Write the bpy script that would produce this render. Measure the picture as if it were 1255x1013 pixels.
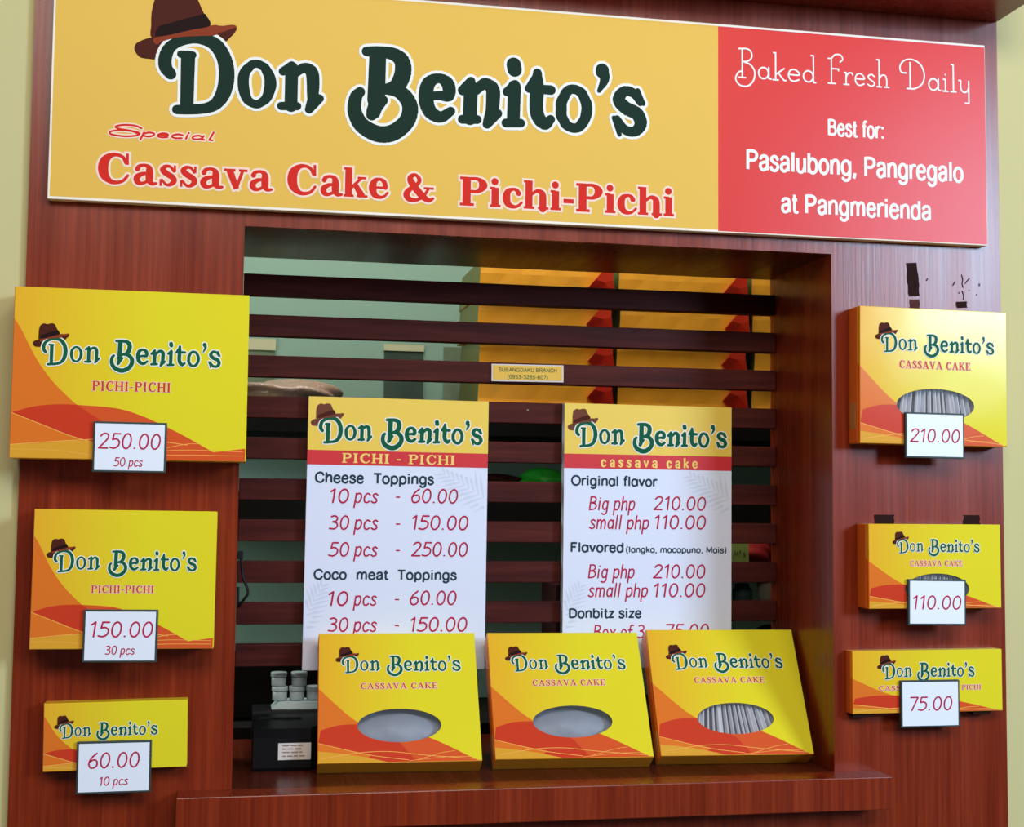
import bpy, bmesh, math, random
from mathutils import Vector, Matrix
from mathutils.geometry import delaunay_2d_cdt

C = bpy.context.scene.collection
SC = bpy.context.scene
for o in list(bpy.data.objects):
    bpy.data.objects.remove(o)
R = math.radians

# ------------------------------------------------------------------ camera
cd = bpy.data.cameras.new('camera')
cam = bpy.data.objects.new('camera', cd); C.objects.link(cam)
cd.sensor_fit = 'HORIZONTAL'; cd.sensor_width = 36.0
cd.lens = 36.0 * 1700.0 / 1255.0
cd.clip_start = 0.02
cam.matrix_world = Matrix(((0.98101349, -0.02265655, -0.19261159, -0.36075),
                           (-0.19370275, -0.06540328, -0.97887775, -1.62185),
                           (0.00958056, 0.99760167, -0.06855014, 1.32732), (0, 0, 0, 1)))
SC.camera = cam

# ------------------------------------------------------------------ view, world, lights
vs = SC.view_settings
vs.view_transform = 'Standard'; vs.look = 'None'; vs.gamma = 1.0; vs.use_curve_mapping = False
vs.exposure = -0.60
W = bpy.data.worlds.new('hall'); SC.world = W; W.use_nodes = True
W.node_tree.nodes['Background'].inputs[0].default_value = (1.0, 0.97, 0.93, 1)
W.node_tree.nodes['Background'].inputs[1].default_value = 0.16

def area(name, loc, target, sx, sy, power, col):
    l = bpy.data.lights.new(name, 'AREA'); l.shape = 'RECTANGLE'; l.size = sx; l.size_y = sy
    l.energy = power; l.color = col
    o = bpy.data.objects.new(name, l); C.objects.link(o); o.location = loc
    o.rotation_euler = (Vector(target) - Vector(loc)).to_track_quat('-Z', 'Y').to_euler()
    return o
# daylight through the shop-front glazing to the right, ceiling lights of the hall, one lamp in the back room
area('daylight_glazing', (2.52, -3.1, 2.36), (0.4, 0, 1.6), 0.92, 0.85, 180, (0.55, 0.75, 1.0))
area('ceiling_fixture', (-0.1, -2.5, 2.95), (0.0, 0, 1.4), 2.2, 0.9, 88, (1.0, 0.97, 0.90))
area('back_room_lamp', (-0.1, 0.33, 2.45), (0.05, 0.55, 1.0), 1.2, 0.2, 20.0, (1.0, 0.98, 0.94))

area('shelf_fill_light', (-1.15, 0.40, 1.42), (0.1, 0.85, 1.34), 0.25, 0.25, 5.5, (0.92, 1.0, 0.94))  # added unseen fill that brightens the wall between the shelves

# ------------------------------------------------------------------ materials
def srgb(r, g, b):
    f = lambda c: (c/255/12.92) if c/255 <= .04045 else ((c/255+.055)/1.055)**2.4
    return (f(r), f(g), f(b), 1)
def mat(name, col, rough=.5, spec=.4, coat=0, metal=0):
    m = bpy.data.materials.new(name); m.use_nodes = True
    b = m.node_tree.nodes['Principled BSDF']
    b.inputs['Base Color'].default_value = col; b.inputs['Roughness'].default_value = rough
    b.inputs['Specular IOR Level'].default_value = spec; b.inputs['Metallic'].default_value = metal
    b.inputs['Coat Weight'].default_value = coat
    b.inputs['Coat Roughness'].default_value = .12
    return m
def nodes(m): return m.node_tree.nodes, m.node_tree.links, m.node_tree.nodes['Principled BSDF']
def bump_noise(m, scale, strength, dist=.001, sc=(1,1,1)):
    n, l, b = nodes(m)
    tc = n.new('ShaderNodeTexCoord'); mp = n.new('ShaderNodeMapping'); mp.inputs['Scale'].default_value = sc
    t = n.new('ShaderNodeTexNoise'); t.inputs['Scale'].default_value = scale; t.inputs['Detail'].default_value = 4
    bp = n.new('ShaderNodeBump'); bp.inputs['Strength'].default_value = strength; bp.inputs['Distance'].default_value = dist
    l.new(tc.outputs['Object'], mp.inputs[0]); l.new(mp.outputs[0], t.inputs[0]); l.new(t.outputs[0], bp.inputs['Height'])
    l.new(bp.outputs[0], b.inputs['Normal'])
def wood(name, c0, c1, c2, rough, sc, spec=.5):
    m = mat(name, c1, rough, spec); n, l, b = nodes(m)
    tc = n.new('ShaderNodeTexCoord'); mp = n.new('ShaderNodeMapping'); mp.inputs['Scale'].default_value = sc
    t = n.new('ShaderNodeTexNoise'); t.inputs['Scale'].default_value = 1; t.inputs['Detail'].default_value = 5; t.inputs['Roughness'].default_value = .65
    mp2 = n.new('ShaderNodeMapping'); mp2.inputs['Scale'].default_value = tuple(v*.16 for v in sc)
    t2 = n.new('ShaderNodeTexNoise'); t2.inputs['Scale'].default_value = 1; t2.inputs['Detail'].default_value = 2
    mx = n.new('ShaderNodeMath'); mx.operation = 'MULTIPLY_ADD'; mx.inputs[1].default_value = .45
    r = n.new('ShaderNodeValToRGB')
    e = r.color_ramp.elements; e[0].position = .44; e[0].color = c0; e[1].position = .82; e[1].color = c2
    k = e.new(.62); k.color = c1
    l.new(tc.outputs['Object'], mp.inputs[0]); l.new(mp.outputs[0], t.inputs[0])
    l.new(tc.outputs['Object'], mp2.inputs[0]); l.new(mp2.outputs[0], t2.inputs[0])
    md = n.new('ShaderNodeMath'); md.operation = 'MULTIPLY'; md.inputs[1].default_value = .78
    l.new(t.outputs[0], md.inputs[0])
    l.new(t2.outputs[0], mx.inputs[0]); l.new(md.outputs[0], mx.inputs[2])
    l.new(mx.outputs[0], r.inputs[0]); l.new(r.outputs[0], b.inputs['Base Color'])
    bp = n.new('ShaderNodeBump'); bp.inputs['Strength'].default_value = .25; bp.inputs['Distance'].default_value = .0006
    l.new(t.outputs[0], bp.inputs['Height']); l.new(bp.outputs[0], b.inputs['Normal'])
    rr = n.new('ShaderNodeMapRange'); rr.inputs[3].default_value = rough-.05; rr.inputs[4].default_value = rough+.10
    l.new(t2.outputs[0], rr.inputs[0]); l.new(rr.outputs[0], b.inputs['Roughness'])
    return m
M = {}
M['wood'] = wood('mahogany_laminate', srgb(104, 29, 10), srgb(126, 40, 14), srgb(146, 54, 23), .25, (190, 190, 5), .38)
M['wood_y'] = wood('mahogany_laminate_depthwise_shaded', srgb(66, 22, 12), srgb(82, 28, 15), srgb(98, 38, 22), .24, (190, 5, 190), .22)  # same laminate darkened, shade of ledge top and soffit put into the colour
M['wood_dark'] = wood('shaded_slat_wood', srgb(54, 20, 17), srgb(72, 27, 23), srgb(88, 36, 30), .5, (6, 60, 90), .10)  # slat tone includes the shade of the recess
M['black_board'] = mat('black_shelf_board', srgb(16, 14, 14), .7, .2)
M['wall'] = mat('pale_green_plaster', srgb(204, 194, 140), .75, .2); bump_noise(M['wall'], 160, .12)
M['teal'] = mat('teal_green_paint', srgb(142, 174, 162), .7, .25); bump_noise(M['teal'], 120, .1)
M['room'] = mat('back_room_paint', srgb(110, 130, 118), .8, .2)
M['floor'] = mat('floor_tiles', srgb(96, 86, 76), .4, .4)
M['ban_yellow'] = mat('banner_yellow', srgb(230, 184, 80), .5, .16); bump_noise(M['ban_yellow'], 6, .06, .004)
M['ban_red'] = mat('banner_red', srgb(218, 34, 20), .34, .28); bump_noise(M['ban_red'], 6, .08, .004)
M['white'] = mat('white_ink', srgb(240, 238, 232), .6, .10)
M['cream_edge'] = mat('banner_hem', srgb(246, 234, 216), .5, .3)
M['ink_green_dark'] = mat('dark_green_ink', srgb(20, 46, 36), .6, .10)
M['ink_green'] = mat('green_ink', srgb(14, 92, 62), .6, .10)
M['ink_red'] = mat('red_ink', srgb(214, 44, 34), .6, .10)
M['ink_maroon'] = mat('box_lettering_red', srgb(206, 62, 36), .6, .10)
M['ink_crimson'] = mat('crimson_ink', srgb(186, 38, 74), .6, .10)
M['ink_slate'] = mat('slate_ink', srgb(42, 62, 76), .6, .10)
M['ink_gold'] = mat('gold_ink', srgb(250, 214, 120), .6, .10)
M['pink_edge'] = mat('pale_pink_outline', srgb(248, 216, 196), .6, .10)
M['hat_brown'] = mat('hat_brown', srgb(78, 32, 24), .65, .10)
M['hat_band'] = mat('hat_band_dark', srgb(34, 16, 15), .65, .10)
M['hat_brim'] = mat('hat_brim_russet', srgb(140, 58, 34), .65, .10)
M['hat_tan'] = mat('hat_faded_brown', srgb(116, 66, 50), .65, .10)
M['board_white'] = mat('menu_board_white', srgb(226, 230, 248), .5, .35)
M['board_yellow'] = mat('menu_board_yellow', srgb(242, 204, 80), .45, .4)
M['board_red'] = mat('menu_board_red', srgb(214, 42, 50), .45, .4)
M['palm'] = mat('faint_grey_palm_print', srgb(212, 217, 234), .5, .3)
M['card_white'] = mat('price_card_paper', srgb(236, 240, 252), .45, .4)
M['card_frame'] = mat('price_card_green_edge', srgb(52, 66, 64), .5, .3)
def carton_mat():
    m = mat('glossy_carton_yellow', srgb(232, 208, 40), .17, .27); n, l, b = nodes(m)
    tc = n.new('ShaderNodeTexCoord'); sp = n.new('ShaderNodeSeparateXYZ'); r = n.new('ShaderNodeValToRGB')
    e = r.color_ramp.elements
    e[0].position = 0; e[0].color = srgb(238, 178, 46); e[1].position = .62; e[1].color = srgb(232, 216, 42)
    k = e.new(.3); k.color = srgb(234, 200, 44)
    l.new(tc.outputs['Generated'], sp.inputs[0]); l.new(sp.outputs[0], r.inputs[0]); l.new(r.outputs[0], b.inputs['Base Color'])
    t = n.new('ShaderNodeTexNoise'); t.inputs['Scale'].default_value = 9; t.inputs['Detail'].default_value = 1
    bp = n.new('ShaderNodeBump'); bp.inputs['Strength'].default_value = .10; bp.inputs['Distance'].default_value = .011
    l.new(tc.outputs['Object'], t.inputs[0]); l.new(t.outputs[0], bp.inputs['Height']); l.new(bp.outputs[0], b.inputs['Normal'])
    return m
M['carton'] = carton_mat()
for k, col in {'c_orange': (228, 118, 40), 'c_deep': (208, 62, 36), 'c_mid': (220, 88, 42), 'c_gold': (226, 162, 50), 'c_line': (246, 176, 84), 'c_side': (240, 112, 36), 'c_lip': (240, 168, 48)}.items():
    M[k] = mat('carton_print_' + k[2:], srgb(*col), .18, .27)
M['inner'] = mat('grey_carton_board', srgb(150, 140, 128), .8, .2)
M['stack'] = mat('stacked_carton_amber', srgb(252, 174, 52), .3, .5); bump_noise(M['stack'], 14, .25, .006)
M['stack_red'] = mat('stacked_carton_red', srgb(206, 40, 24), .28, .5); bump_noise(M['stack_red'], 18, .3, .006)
M['stack_shaded_side'] = mat('stacked_carton_shaded_side', srgb(96, 94, 22), .4, .4)  # yellow carton with its dim-side shade put into the colour
def film(name, alpha):
    m = bpy.data.materials.new(name); m.use_nodes = True; n = m.node_tree.nodes; l = m.node_tree.links
    b = n['Principled BSDF']; b.inputs['Base Color'].default_value = srgb(196, 202, 214); b.inputs['Roughness'].default_value = .16
    b.inputs['Alpha'].default_value = alpha; b.inputs['Specular IOR Level'].default_value = .6
    t = n.new('ShaderNodeTexNoise'); t.inputs['Scale'].default_value = 60; bp = n.new('ShaderNodeBump'); bp.inputs['Strength'].default_value = .3; bp.inputs['Distance'].default_value = .002
    tc = n.new('ShaderNodeTexCoord'); l.new(tc.outputs['Object'], t.inputs[0]); l.new(t.outputs[0], bp.inputs['Height']); l.new(bp.outputs[0], b.inputs['Normal'])
    return m
M['film'] = film('clear_window_film', .10)
M['liner'] = mat('white_paper_liner', srgb(206, 206, 212), .6, .3)
M['cake'] = mat('cake_and_fold_shade', srgb(92, 80, 80), .6, .2)  # cake seen in the pleat valleys, fold shade painted in with it
M['tray_grey'] = mat('misty_grey_wrap', srgb(142, 146, 158), .5, .4); bump_noise(M['tray_grey'], 40, .5, .004)
M['tape'] = mat('brown_tape', srgb(40, 20, 18), .8, .1); bump_noise(M['tape'], 300, .4)
M['clear_tape'] = mat('yellowed_clear_tape', srgb(196, 140, 80), .2, .6)
M['scuff'] = mat('dark_scuff', srgb(30, 20, 26), .8, .1)
M['black_plastic'] = mat('black_plastic', srgb(13, 13, 15), .4, .22)
M['black_strap'] = mat('black_strap', srgb(10, 10, 11), .6, .3)
M['label_paper'] = mat('printed_label_paper', srgb(214, 204, 196), .6, .3)
M['label_ink'] = mat('faded_label_ink', srgb(150, 120, 110), .6, .3)
M['jar'] = mat('white_plastic_jar', srgb(176, 192, 194), .35, .4)
M['tray'] = mat('pale_tray', srgb(176, 194, 194), .4, .4)
M['note'] = mat('grey_green_note', srgb(150, 168, 140), .7, .2)
M['note_top'] = mat('cream_note_strip', srgb(198, 196, 164), .7, .2)
M['note_dim'] = mat('dim_green_sheet', srgb(88, 110, 98), .6, .3)
M['bag'] = mat('crinkled_plastic_bag', srgb(160, 128, 110), .22, .6); bump_noise(M['bag'], 30, .9, .01)
M['green'] = mat('bright_green_plastic', srgb(40, 165, 50), .45, .4); bump_noise(M['green'], 60, .6, .006)
M['dark_cloth'] = mat('dark_red_cloth', srgb(50, 16, 16), .8, .2)
M['red_cloth'] = mat('red_fabric', srgb(140, 26, 26), .8, .2); bump_noise(M['red_cloth'], 30, .6, .006)
M['green_card'] = mat('pale_green_card', srgb(166, 184, 96), .6, .3)
M['card_ink'] = mat('dark_card_ink', srgb(40, 70, 50), .6, .3)
M['cup'] = mat('grey_white_cup', srgb(232, 228, 208), .4, .4)
M['tin'] = mat('teal_tin', srgb(84, 122, 116), .5, .3)
M['screw'] = mat('steel_screw', srgb(150, 140, 130), .35, .5, 0, .8)

# ------------------------------------------------------------------ object helpers
def link(name, me, parent=None, mats=()):
    for m in mats: me.materials.append(m)
    o = bpy.data.objects.new(name, me); C.objects.link(o)
    if parent: o.parent = parent
    return o
def from_bm(name, bm, m, parent=None, smooth=False):
    me = bpy.data.meshes.new(name); bm.normal_update(); bm.to_mesh(me); bm.free()
    if smooth:
        for p in me.polygons: p.use_smooth = True
    return link(name, me, parent, m if isinstance(m, (list, tuple)) else [m])
def tag(o, label, cat, group=None, kind=None):
    if label: o['label'] = label
    if cat: o['category'] = cat
    if group: o['group'] = group
    if kind: o['kind'] = kind
    return o
def empty(name, loc, rot=(0, 0, 0)):
    o = bpy.data.objects.new(name, None); C.objects.link(o); o.location = loc; o.rotation_euler = rot
    o.empty_display_size = .05
    return o
def bx(bm, x0, x1, y0, y1, z0, z1, mi=0, bev=0.0):
    r = bmesh.ops.create_cube(bm, size=1)
    vs_ = r['verts']
    for v in vs_:
        v.co = Vector((x0 + (v.co.x + .5)*(x1-x0), y0 + (v.co.y + .5)*(y1-y0), z0 + (v.co.z + .5)*(z1-z0)))
    fs = {f for v in vs_ for f in v.link_faces}
    for f in fs: f.material_index = mi
    if bev:
        es = list({e for v in vs_ for e in v.link_edges})
        bmesh.ops.bevel(bm, geom=es, offset=bev, segments=2, profile=.5, affect='EDGES', material=-1)
def box_obj(name, dims, m, parent=None, bev=0.0):
    bm = bmesh.new(); bx(bm, *dims, bev=bev); return from_bm(name, bm, m, parent)
def lathe(bm, prof, cx, cy, cz, n=24, mi=0):
    rings = []
    for r, z in prof:
        rings.append([bm.verts.new((cx + r*math.cos(2*math.pi*i/n), cy + r*math.sin(2*math.pi*i/n), cz + z)) for i in range(n)])
    for a, b in zip(rings, rings[1:]):
        for i in range(n):
            f = bm.faces.new((a[i], a[(i+1) % n], b[(i+1) % n], b[i])); f.material_index = mi
    for rg, fl in ((rings[0], True), (rings[-1], False)):
        f = bm.faces.new(rg[::-1] if fl else rg); f.material_index = mi
def tube(bm, pts, rad, n=8):
    pts = [Vector(p) for p in pts]; rings = []
    for i, p in enumerate(pts):
        d = (pts[min(i+1, len(pts)-1)] - pts[max(i-1, 0)]).normalized()
        a = d.orthogonal().normalized() if i == 0 else (rings_a - d*rings_a.dot(d)).normalized()
        rings_a = a; b = d.cross(a)
        rings.append([bm.verts.new(p + rad*(a*math.cos(2*math.pi*k/n) + b*math.sin(2*math.pi*k/n))) for k in range(n)])
    for a, b in zip(rings, rings[1:]):
        for i in range(n): bm.faces.new((a[i], a[(i+1) % n], b[(i+1) % n], b[i]))
    bm.faces.new(rings[0][::-1]); bm.faces.new(rings[-1])

# ------------------------------------------------------------------ flat print: strokes -> one clean planar mesh
def smooth_pts(ps, k=5):
    if len(ps) < 3: return ps
    closed = abs(ps[0][0]-ps[-1][0]) < 1e-6 and abs(ps[0][1]-ps[-1][1]) < 1e-6
    out = []; n = len(ps)
    for i in range(n-1):
        p1, p2 = ps[i], ps[i+1]
        p0 = ps[i-1] if i > 0 else (ps[-2] if closed else tuple(2*a-b for a, b in zip(p1, p2)))
        p3 = ps[i+2] if i+2 < n else (ps[1] if closed else tuple(2*a-b for a, b in zip(p2, p1)))
        for s in range(k):
            t = s/k
            out.append(tuple(.5*(2*b + (c-a)*t + (2*a-5*b+4*c-d)*t*t + (3*b-a-3*c+d)*t**3) for a, b, c, d in zip(p0, p1, p2, p3)))
    out.append(ps[-1]); return out
def disc(x, y, r, n=14): return [(x + r*math.cos(2*math.pi*i/n + .13), y + r*math.sin(2*math.pi*i/n + .13)) for i in range(n)]
def ribbon(ps, grow=0.0, round_=True, nd=14):
    """polygons covering a polyline of (x, y, width)"""
    ps = [p for i, p in enumerate(ps) if i == 0 or math.hypot(p[0]-ps[i-1][0], p[1]-ps[i-1][1]) > 1e-5]
    polys = []
    if len(ps) == 1: return [disc(ps[0][0], ps[0][1], ps[0][2]/2+grow, nd)]
    dirs = []
    for i in range(len(ps)-1):
        dx, dy = ps[i+1][0]-ps[i][0], ps[i+1][1]-ps[i][1]; L = math.hypot(dx, dy); dirs.append((dx/L, dy/L))
    for i in range(len(ps)-1):
        (x0, y0, w0), (x1, y1, w1) = ps[i], ps[i+1]; dx, dy = dirs[i]
        a, b = w0/2+grow, w1/2+grow
        if not round_:
            if i == 0: x0 -= dx*grow; y0 -= dy*grow
            if i == len(ps)-2: x1 += dx*grow; y1 += dy*grow
        polys.append([(x0-dy*a, y0+dx*a), (x0+dy*a, y0-dx*a), (x1+dy*b, y1-dx*b), (x1-dy*b, y1+dx*b)])
    for i, p in enumerate(ps):
        end = i in (0, len(ps)-1)
        if end and not round_: continue
        if not end:
            c = dirs[i-1][0]*dirs[i][0] + dirs[i-1][1]*dirs[i][1]
            polys.append(disc(p[0], p[1], p[2]/2+grow, 10 if c > .9 else nd)); continue
        polys.append(disc(p[0], p[1], p[2]/2+grow, nd))
    return polys
def arrange(layers, eps=1e-5):
    """layers = [(polygons, material index)], first is on top; material None cuts a hole.  -> verts, faces, material ids"""
    V, F, own = [], [], []
    for li, (polys, mi) in enumerate(layers):
        for p in polys:
            if sum(p[i-1][0]*p[i][1]-p[i][0]*p[i-1][1] for i in range(len(p))) < 0: p = p[::-1]
            F.append(list(range(len(V), len(V)+len(p)))); V += [Vector(q[:2]) for q in p]; own.append(li)
    v, e, f, ov, oe, of = delaunay_2d_cdt(V, [], F, 1, eps)
    vv, ff, mm = [Vector((p.x, p.y)) for p in v], [], []
    for tri, src in zip(f, of):
        if not src: continue
        mi = layers[min(own[s] for s in src)][1]
        if mi is None: continue
        a, b, c = (vv[k] for k in tri[:3])
        if (b-a).cross(c-a) < 0: tri = tri[::-1]
        ff.append(list(tri)); mm.append(mi)
    used = sorted({i for t in ff for i in t}); mp = {i: k for k, i in enumerate(used)}
    return [vv[i] for i in used], [[mp[i] for i in t] for t in ff], mm
def flat(name, layers, mats, parent, off=0.0, sc=.001, origin=(0, 0), scale=1.0, eps=1e-5):
    """planar print in its parent's face frame: x right, z up, y = -off (towards the viewer)"""
    v, f, mm = arrange(layers, eps)
    me = bpy.data.meshes.new(name)
    me.from_pydata([((p.x*scale + origin[0])*sc, -off, (p.y*scale + origin[1])*sc) for p in v], [], f)
    for p, m in zip(me.polygons, mm): p.material_index = m
    me.update()
    return link(name, me, parent, mats)

# ------------------------------------------------------------------ glyphs
def EL(cx, cy, rx, ry, n=14, wx=None, wy=None):
    if wx is None: return [(cx+rx*math.cos(2*math.pi*i/n), cy+ry*math.sin(2*math.pi*i/n)) for i in range(n+1)]
    return [(cx+rx*math.cos(2*math.pi*i/n), cy+ry*math.sin(2*math.pi*i/n), wx*math.cos(2*math.pi*i/n)**2+wy*math.sin(2*math.pi*i/n)**2) for i in range(n+1)]
# single-weight handwritten letters: (advance, [(smooth, points)])
TEK = {
 '0': (62, [(1, EL(30, 49, 23, 49))]),
 '1': (42, [(0, [(8, 80), (26, 98), (26, 0)])]),
 '2': (60, [(1, [(8, 80), (20, 95), (38, 97), (51, 83), (47, 62), (30, 34), (6, 1)]), (0, [(6, 1), (54, 1)])]),
 '3': (58, [(1, [(8, 92), (26, 98), (44, 86), (42, 64), (20, 54)]), (1, [(20, 54), (44, 46), (50, 22), (34, 3), (6, 6)])]),
 '5': (58, [(0, [(50, 97), (16, 97), (12, 58)]), (1, [(12, 58), (32, 62), (50, 46), (48, 18), (28, 1), (4, 6)])]),
 '6': (60, [(1, [(44, 98), (20, 70), (8, 34), (16, 6), (34, 0), (52, 16), (48, 46), (30, 54), (12, 42)])]),
 '7': (54, [(0, [(6, 97), (52, 97), (22, 0)])]),
 '8': (58, [(1, EL(29, 75, 19, 22)), (1, EL(29, 27, 23, 26))]),
 '9': (58, [(1, [(50, 62), (36, 46), (14, 52), (8, 76), (22, 97), (42, 96), (52, 76), (46, 40), (18, 0)])]),
 '.': (24, [(0, [(10, 3), (12, 3)])]),
 '-': (40, [(0, [(4, 40), (34, 40)])]),
 ' ': (26, []),
 'p': (50, [(0, [(9, 66), (6, -36)]), (1, [(8, 50), (22, 66), (38, 62), (43, 36), (34, 6), (20, 1), (8, 14)])]),
 'c': (46, [(1, [(42, 58), (26, 67), (12, 52), (8, 28), (14, 6), (28, 0), (42, 10)])]),
 's': (44, [(1, [(38, 58), (24, 67), (11, 56), (18, 40), (34, 26), (36, 8), (20, 0), (5, 9)])]),
 'B': (58, [(0, [(9, 98), (7, 0)]), (1, [(8, 97), (34, 96), (46, 80), (38, 60), (10, 52)]), (1, [(10, 52), (40, 48), (51, 26), (38, 5), (7, 1)])]),
 'i': (24, [(0, [(11, 64), (10, 0)]), (0, [(13, 88), (13, 89)])]),
 'g': (50, [(1, [(40, 52), (26, 67), (12, 54), (8, 28), (16, 4), (30, 6), (40, 24)]), (1, [(42, 66), (40, 10), (38, -20), (24, -34), (6, -28)])]),
 'h': (48, [(0, [(9, 100), (7, 0)]), (1, [(8, 44), (22, 64), (36, 62), (40, 44), (40, 0)])]),
 'm': (70, [(0, [(8, 66), (7, 0)]), (1, [(8, 46), (20, 66), (32, 58), (34, 40), (34, 0)]), (1, [(34, 44), (46, 66), (58, 58), (61, 40), (61, 0)])]),
 'a': (50, [(1, [(40, 52), (26, 67), (12, 54), (8, 28), (16, 4), (30, 6), (40, 24)]), (0, [(42, 66), (41, 0)])]),
 'l': (22, [(0, [(11, 102), (9, 0)])]),
 'o': (52, [(1, EL(26, 33, 18, 33))]),
 'x': (46, [(0, [(6, 66), (40, 0)]), (0, [(40, 66), (4, 0)])]),
 'f': (36, [(1, [(34, 96), (22, 99), (15, 84), (14, 40), (14, 0)]), (0, [(3, 62), (30, 62)])]),
}
# thin decorative capitals and round lower case
DECO = {
 'B': (60, [(0, [(18, 96), (18, 0)]), (0, [(8, 0), (28, 0)]), (1, [(8, 97), (34, 98), (46, 86), (46, 68), (34, 56), (18, 54)]), (1, [(22, 54), (44, 44), (56, 22), (52, -8), (34, -28), (10, -26), (-2, -6), (6, 16), (18, 22)])]),
 'D': (84, [(0, [(32, 88), (32, 0)]), (0, [(22, 0), (44, 0)]), (1, [(20, 52), (4, 54), (0, 74), (14, 94), (40, 99), (66, 84), (78, 50), (70, 18), (48, 2), (32, 0)])]),
 'F': (58, [(0, [(16, 84), (16, 0)]), (0, [(4, 0), (30, 0)]), (0, [(4, 84), (16, 84)]), (1, [(16, 84), (30, 98), (50, 98), (58, 84), (48, 74)]), (0, [(16, 50), (42, 50), (42, 44)])]),
 'a': (44, [(1, EL(19, 20, 15, 19)), (0, [(35, 40), (35, 3), (42, 1)])]),
 'k': (40, [(0, [(2, 92), (8, 92), (8, 0)]), (0, [(0, 0), (16, 0)]), (0, [(34, 40), (8, 18)]), (0, [(16, 24), (34, 0), (40, 0)])]),
 'e': (42, [(1, [(4, 22), (36, 22), (32, 34), (20, 40), (8, 34), (4, 18), (10, 4), (22, 0), (36, 6)])]),
 'd': (44, [(1, EL(19, 20, 15, 19)), (0, [(28, 92), (35, 92), (35, 0), (42, 0)])]),
 'r': (34, [(0, [(2, 40), (8, 40), (8, 0)]), (0, [(0, 0), (18, 0)]), (1, [(8, 24), (16, 38), (28, 40), (32, 34)])]),
 's': (34, [(1, [(28, 34), (18, 40), (6, 34), (10, 24), (24, 16), (28, 6), (16, 0), (3, 6)])]),
 'h': (46, [(0, [(0, 92), (8, 92), (8, 0)]), (0, [(0, 0), (16, 0)]), (1, [(8, 24), (16, 38), (30, 40), (36, 26), (36, 0)]), (0, [(28, 0), (44, 0)])]),
 'i': (22, [(0, [(4, 40), (10, 40), (10, 0)]), (0, [(2, 0), (18, 0)]), (0, [(10, 56), (10, 57)])]),
 'l': (22, [(0, [(4, 92), (10, 92), (10, 0)]), (0, [(2, 0), (18, 0)])]),
 'y': (42, [(0, [(2, 40), (8, 40)]), (1, [(8, 40), (8, 14), (16, 1), (28, 4), (34, 18)]), (0, [(34, 40), (34, -36), (22, -36)])]),
}
SCRIPT = {
 'S': (88, [(1, [(86, 74), (60, 96), (20, 96), (-4, 76), (14, 56), (52, 46), (84, 28), (78, 4), (40, -10), (-8, 0), (-14, 28), (20, 46), (60, 40), (84, 18)])]),
 'p': (50, [(0, [(8, 36), (4, -32)]), (1, [(8, 24), (24, 38), (42, 34), (44, 14), (28, 0), (8, 6)])]),
 'e': (46, [(1, [(6, 20), (38, 22), (34, 36), (18, 38), (6, 24), (8, 6), (24, 0), (40, 6)])]),
 'c': (44, [(1, [(40, 32), (24, 38), (8, 28), (6, 10), (20, 0), (40, 4)])]),
 'i': (20, [(0, [(9, 36), (8, 0)]), (0, [(11, 54), (11, 56)])]),
 'a': (52, [(1, [(38, 28), (24, 37), (8, 28), (6, 8), (20, 0), (38, 10)]), (0, [(42, 37), (38, 4), (48, 1)])]),
 'l': (26, [(0, [(16, 76), (10, 2), (22, 0)])]),
}
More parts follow.
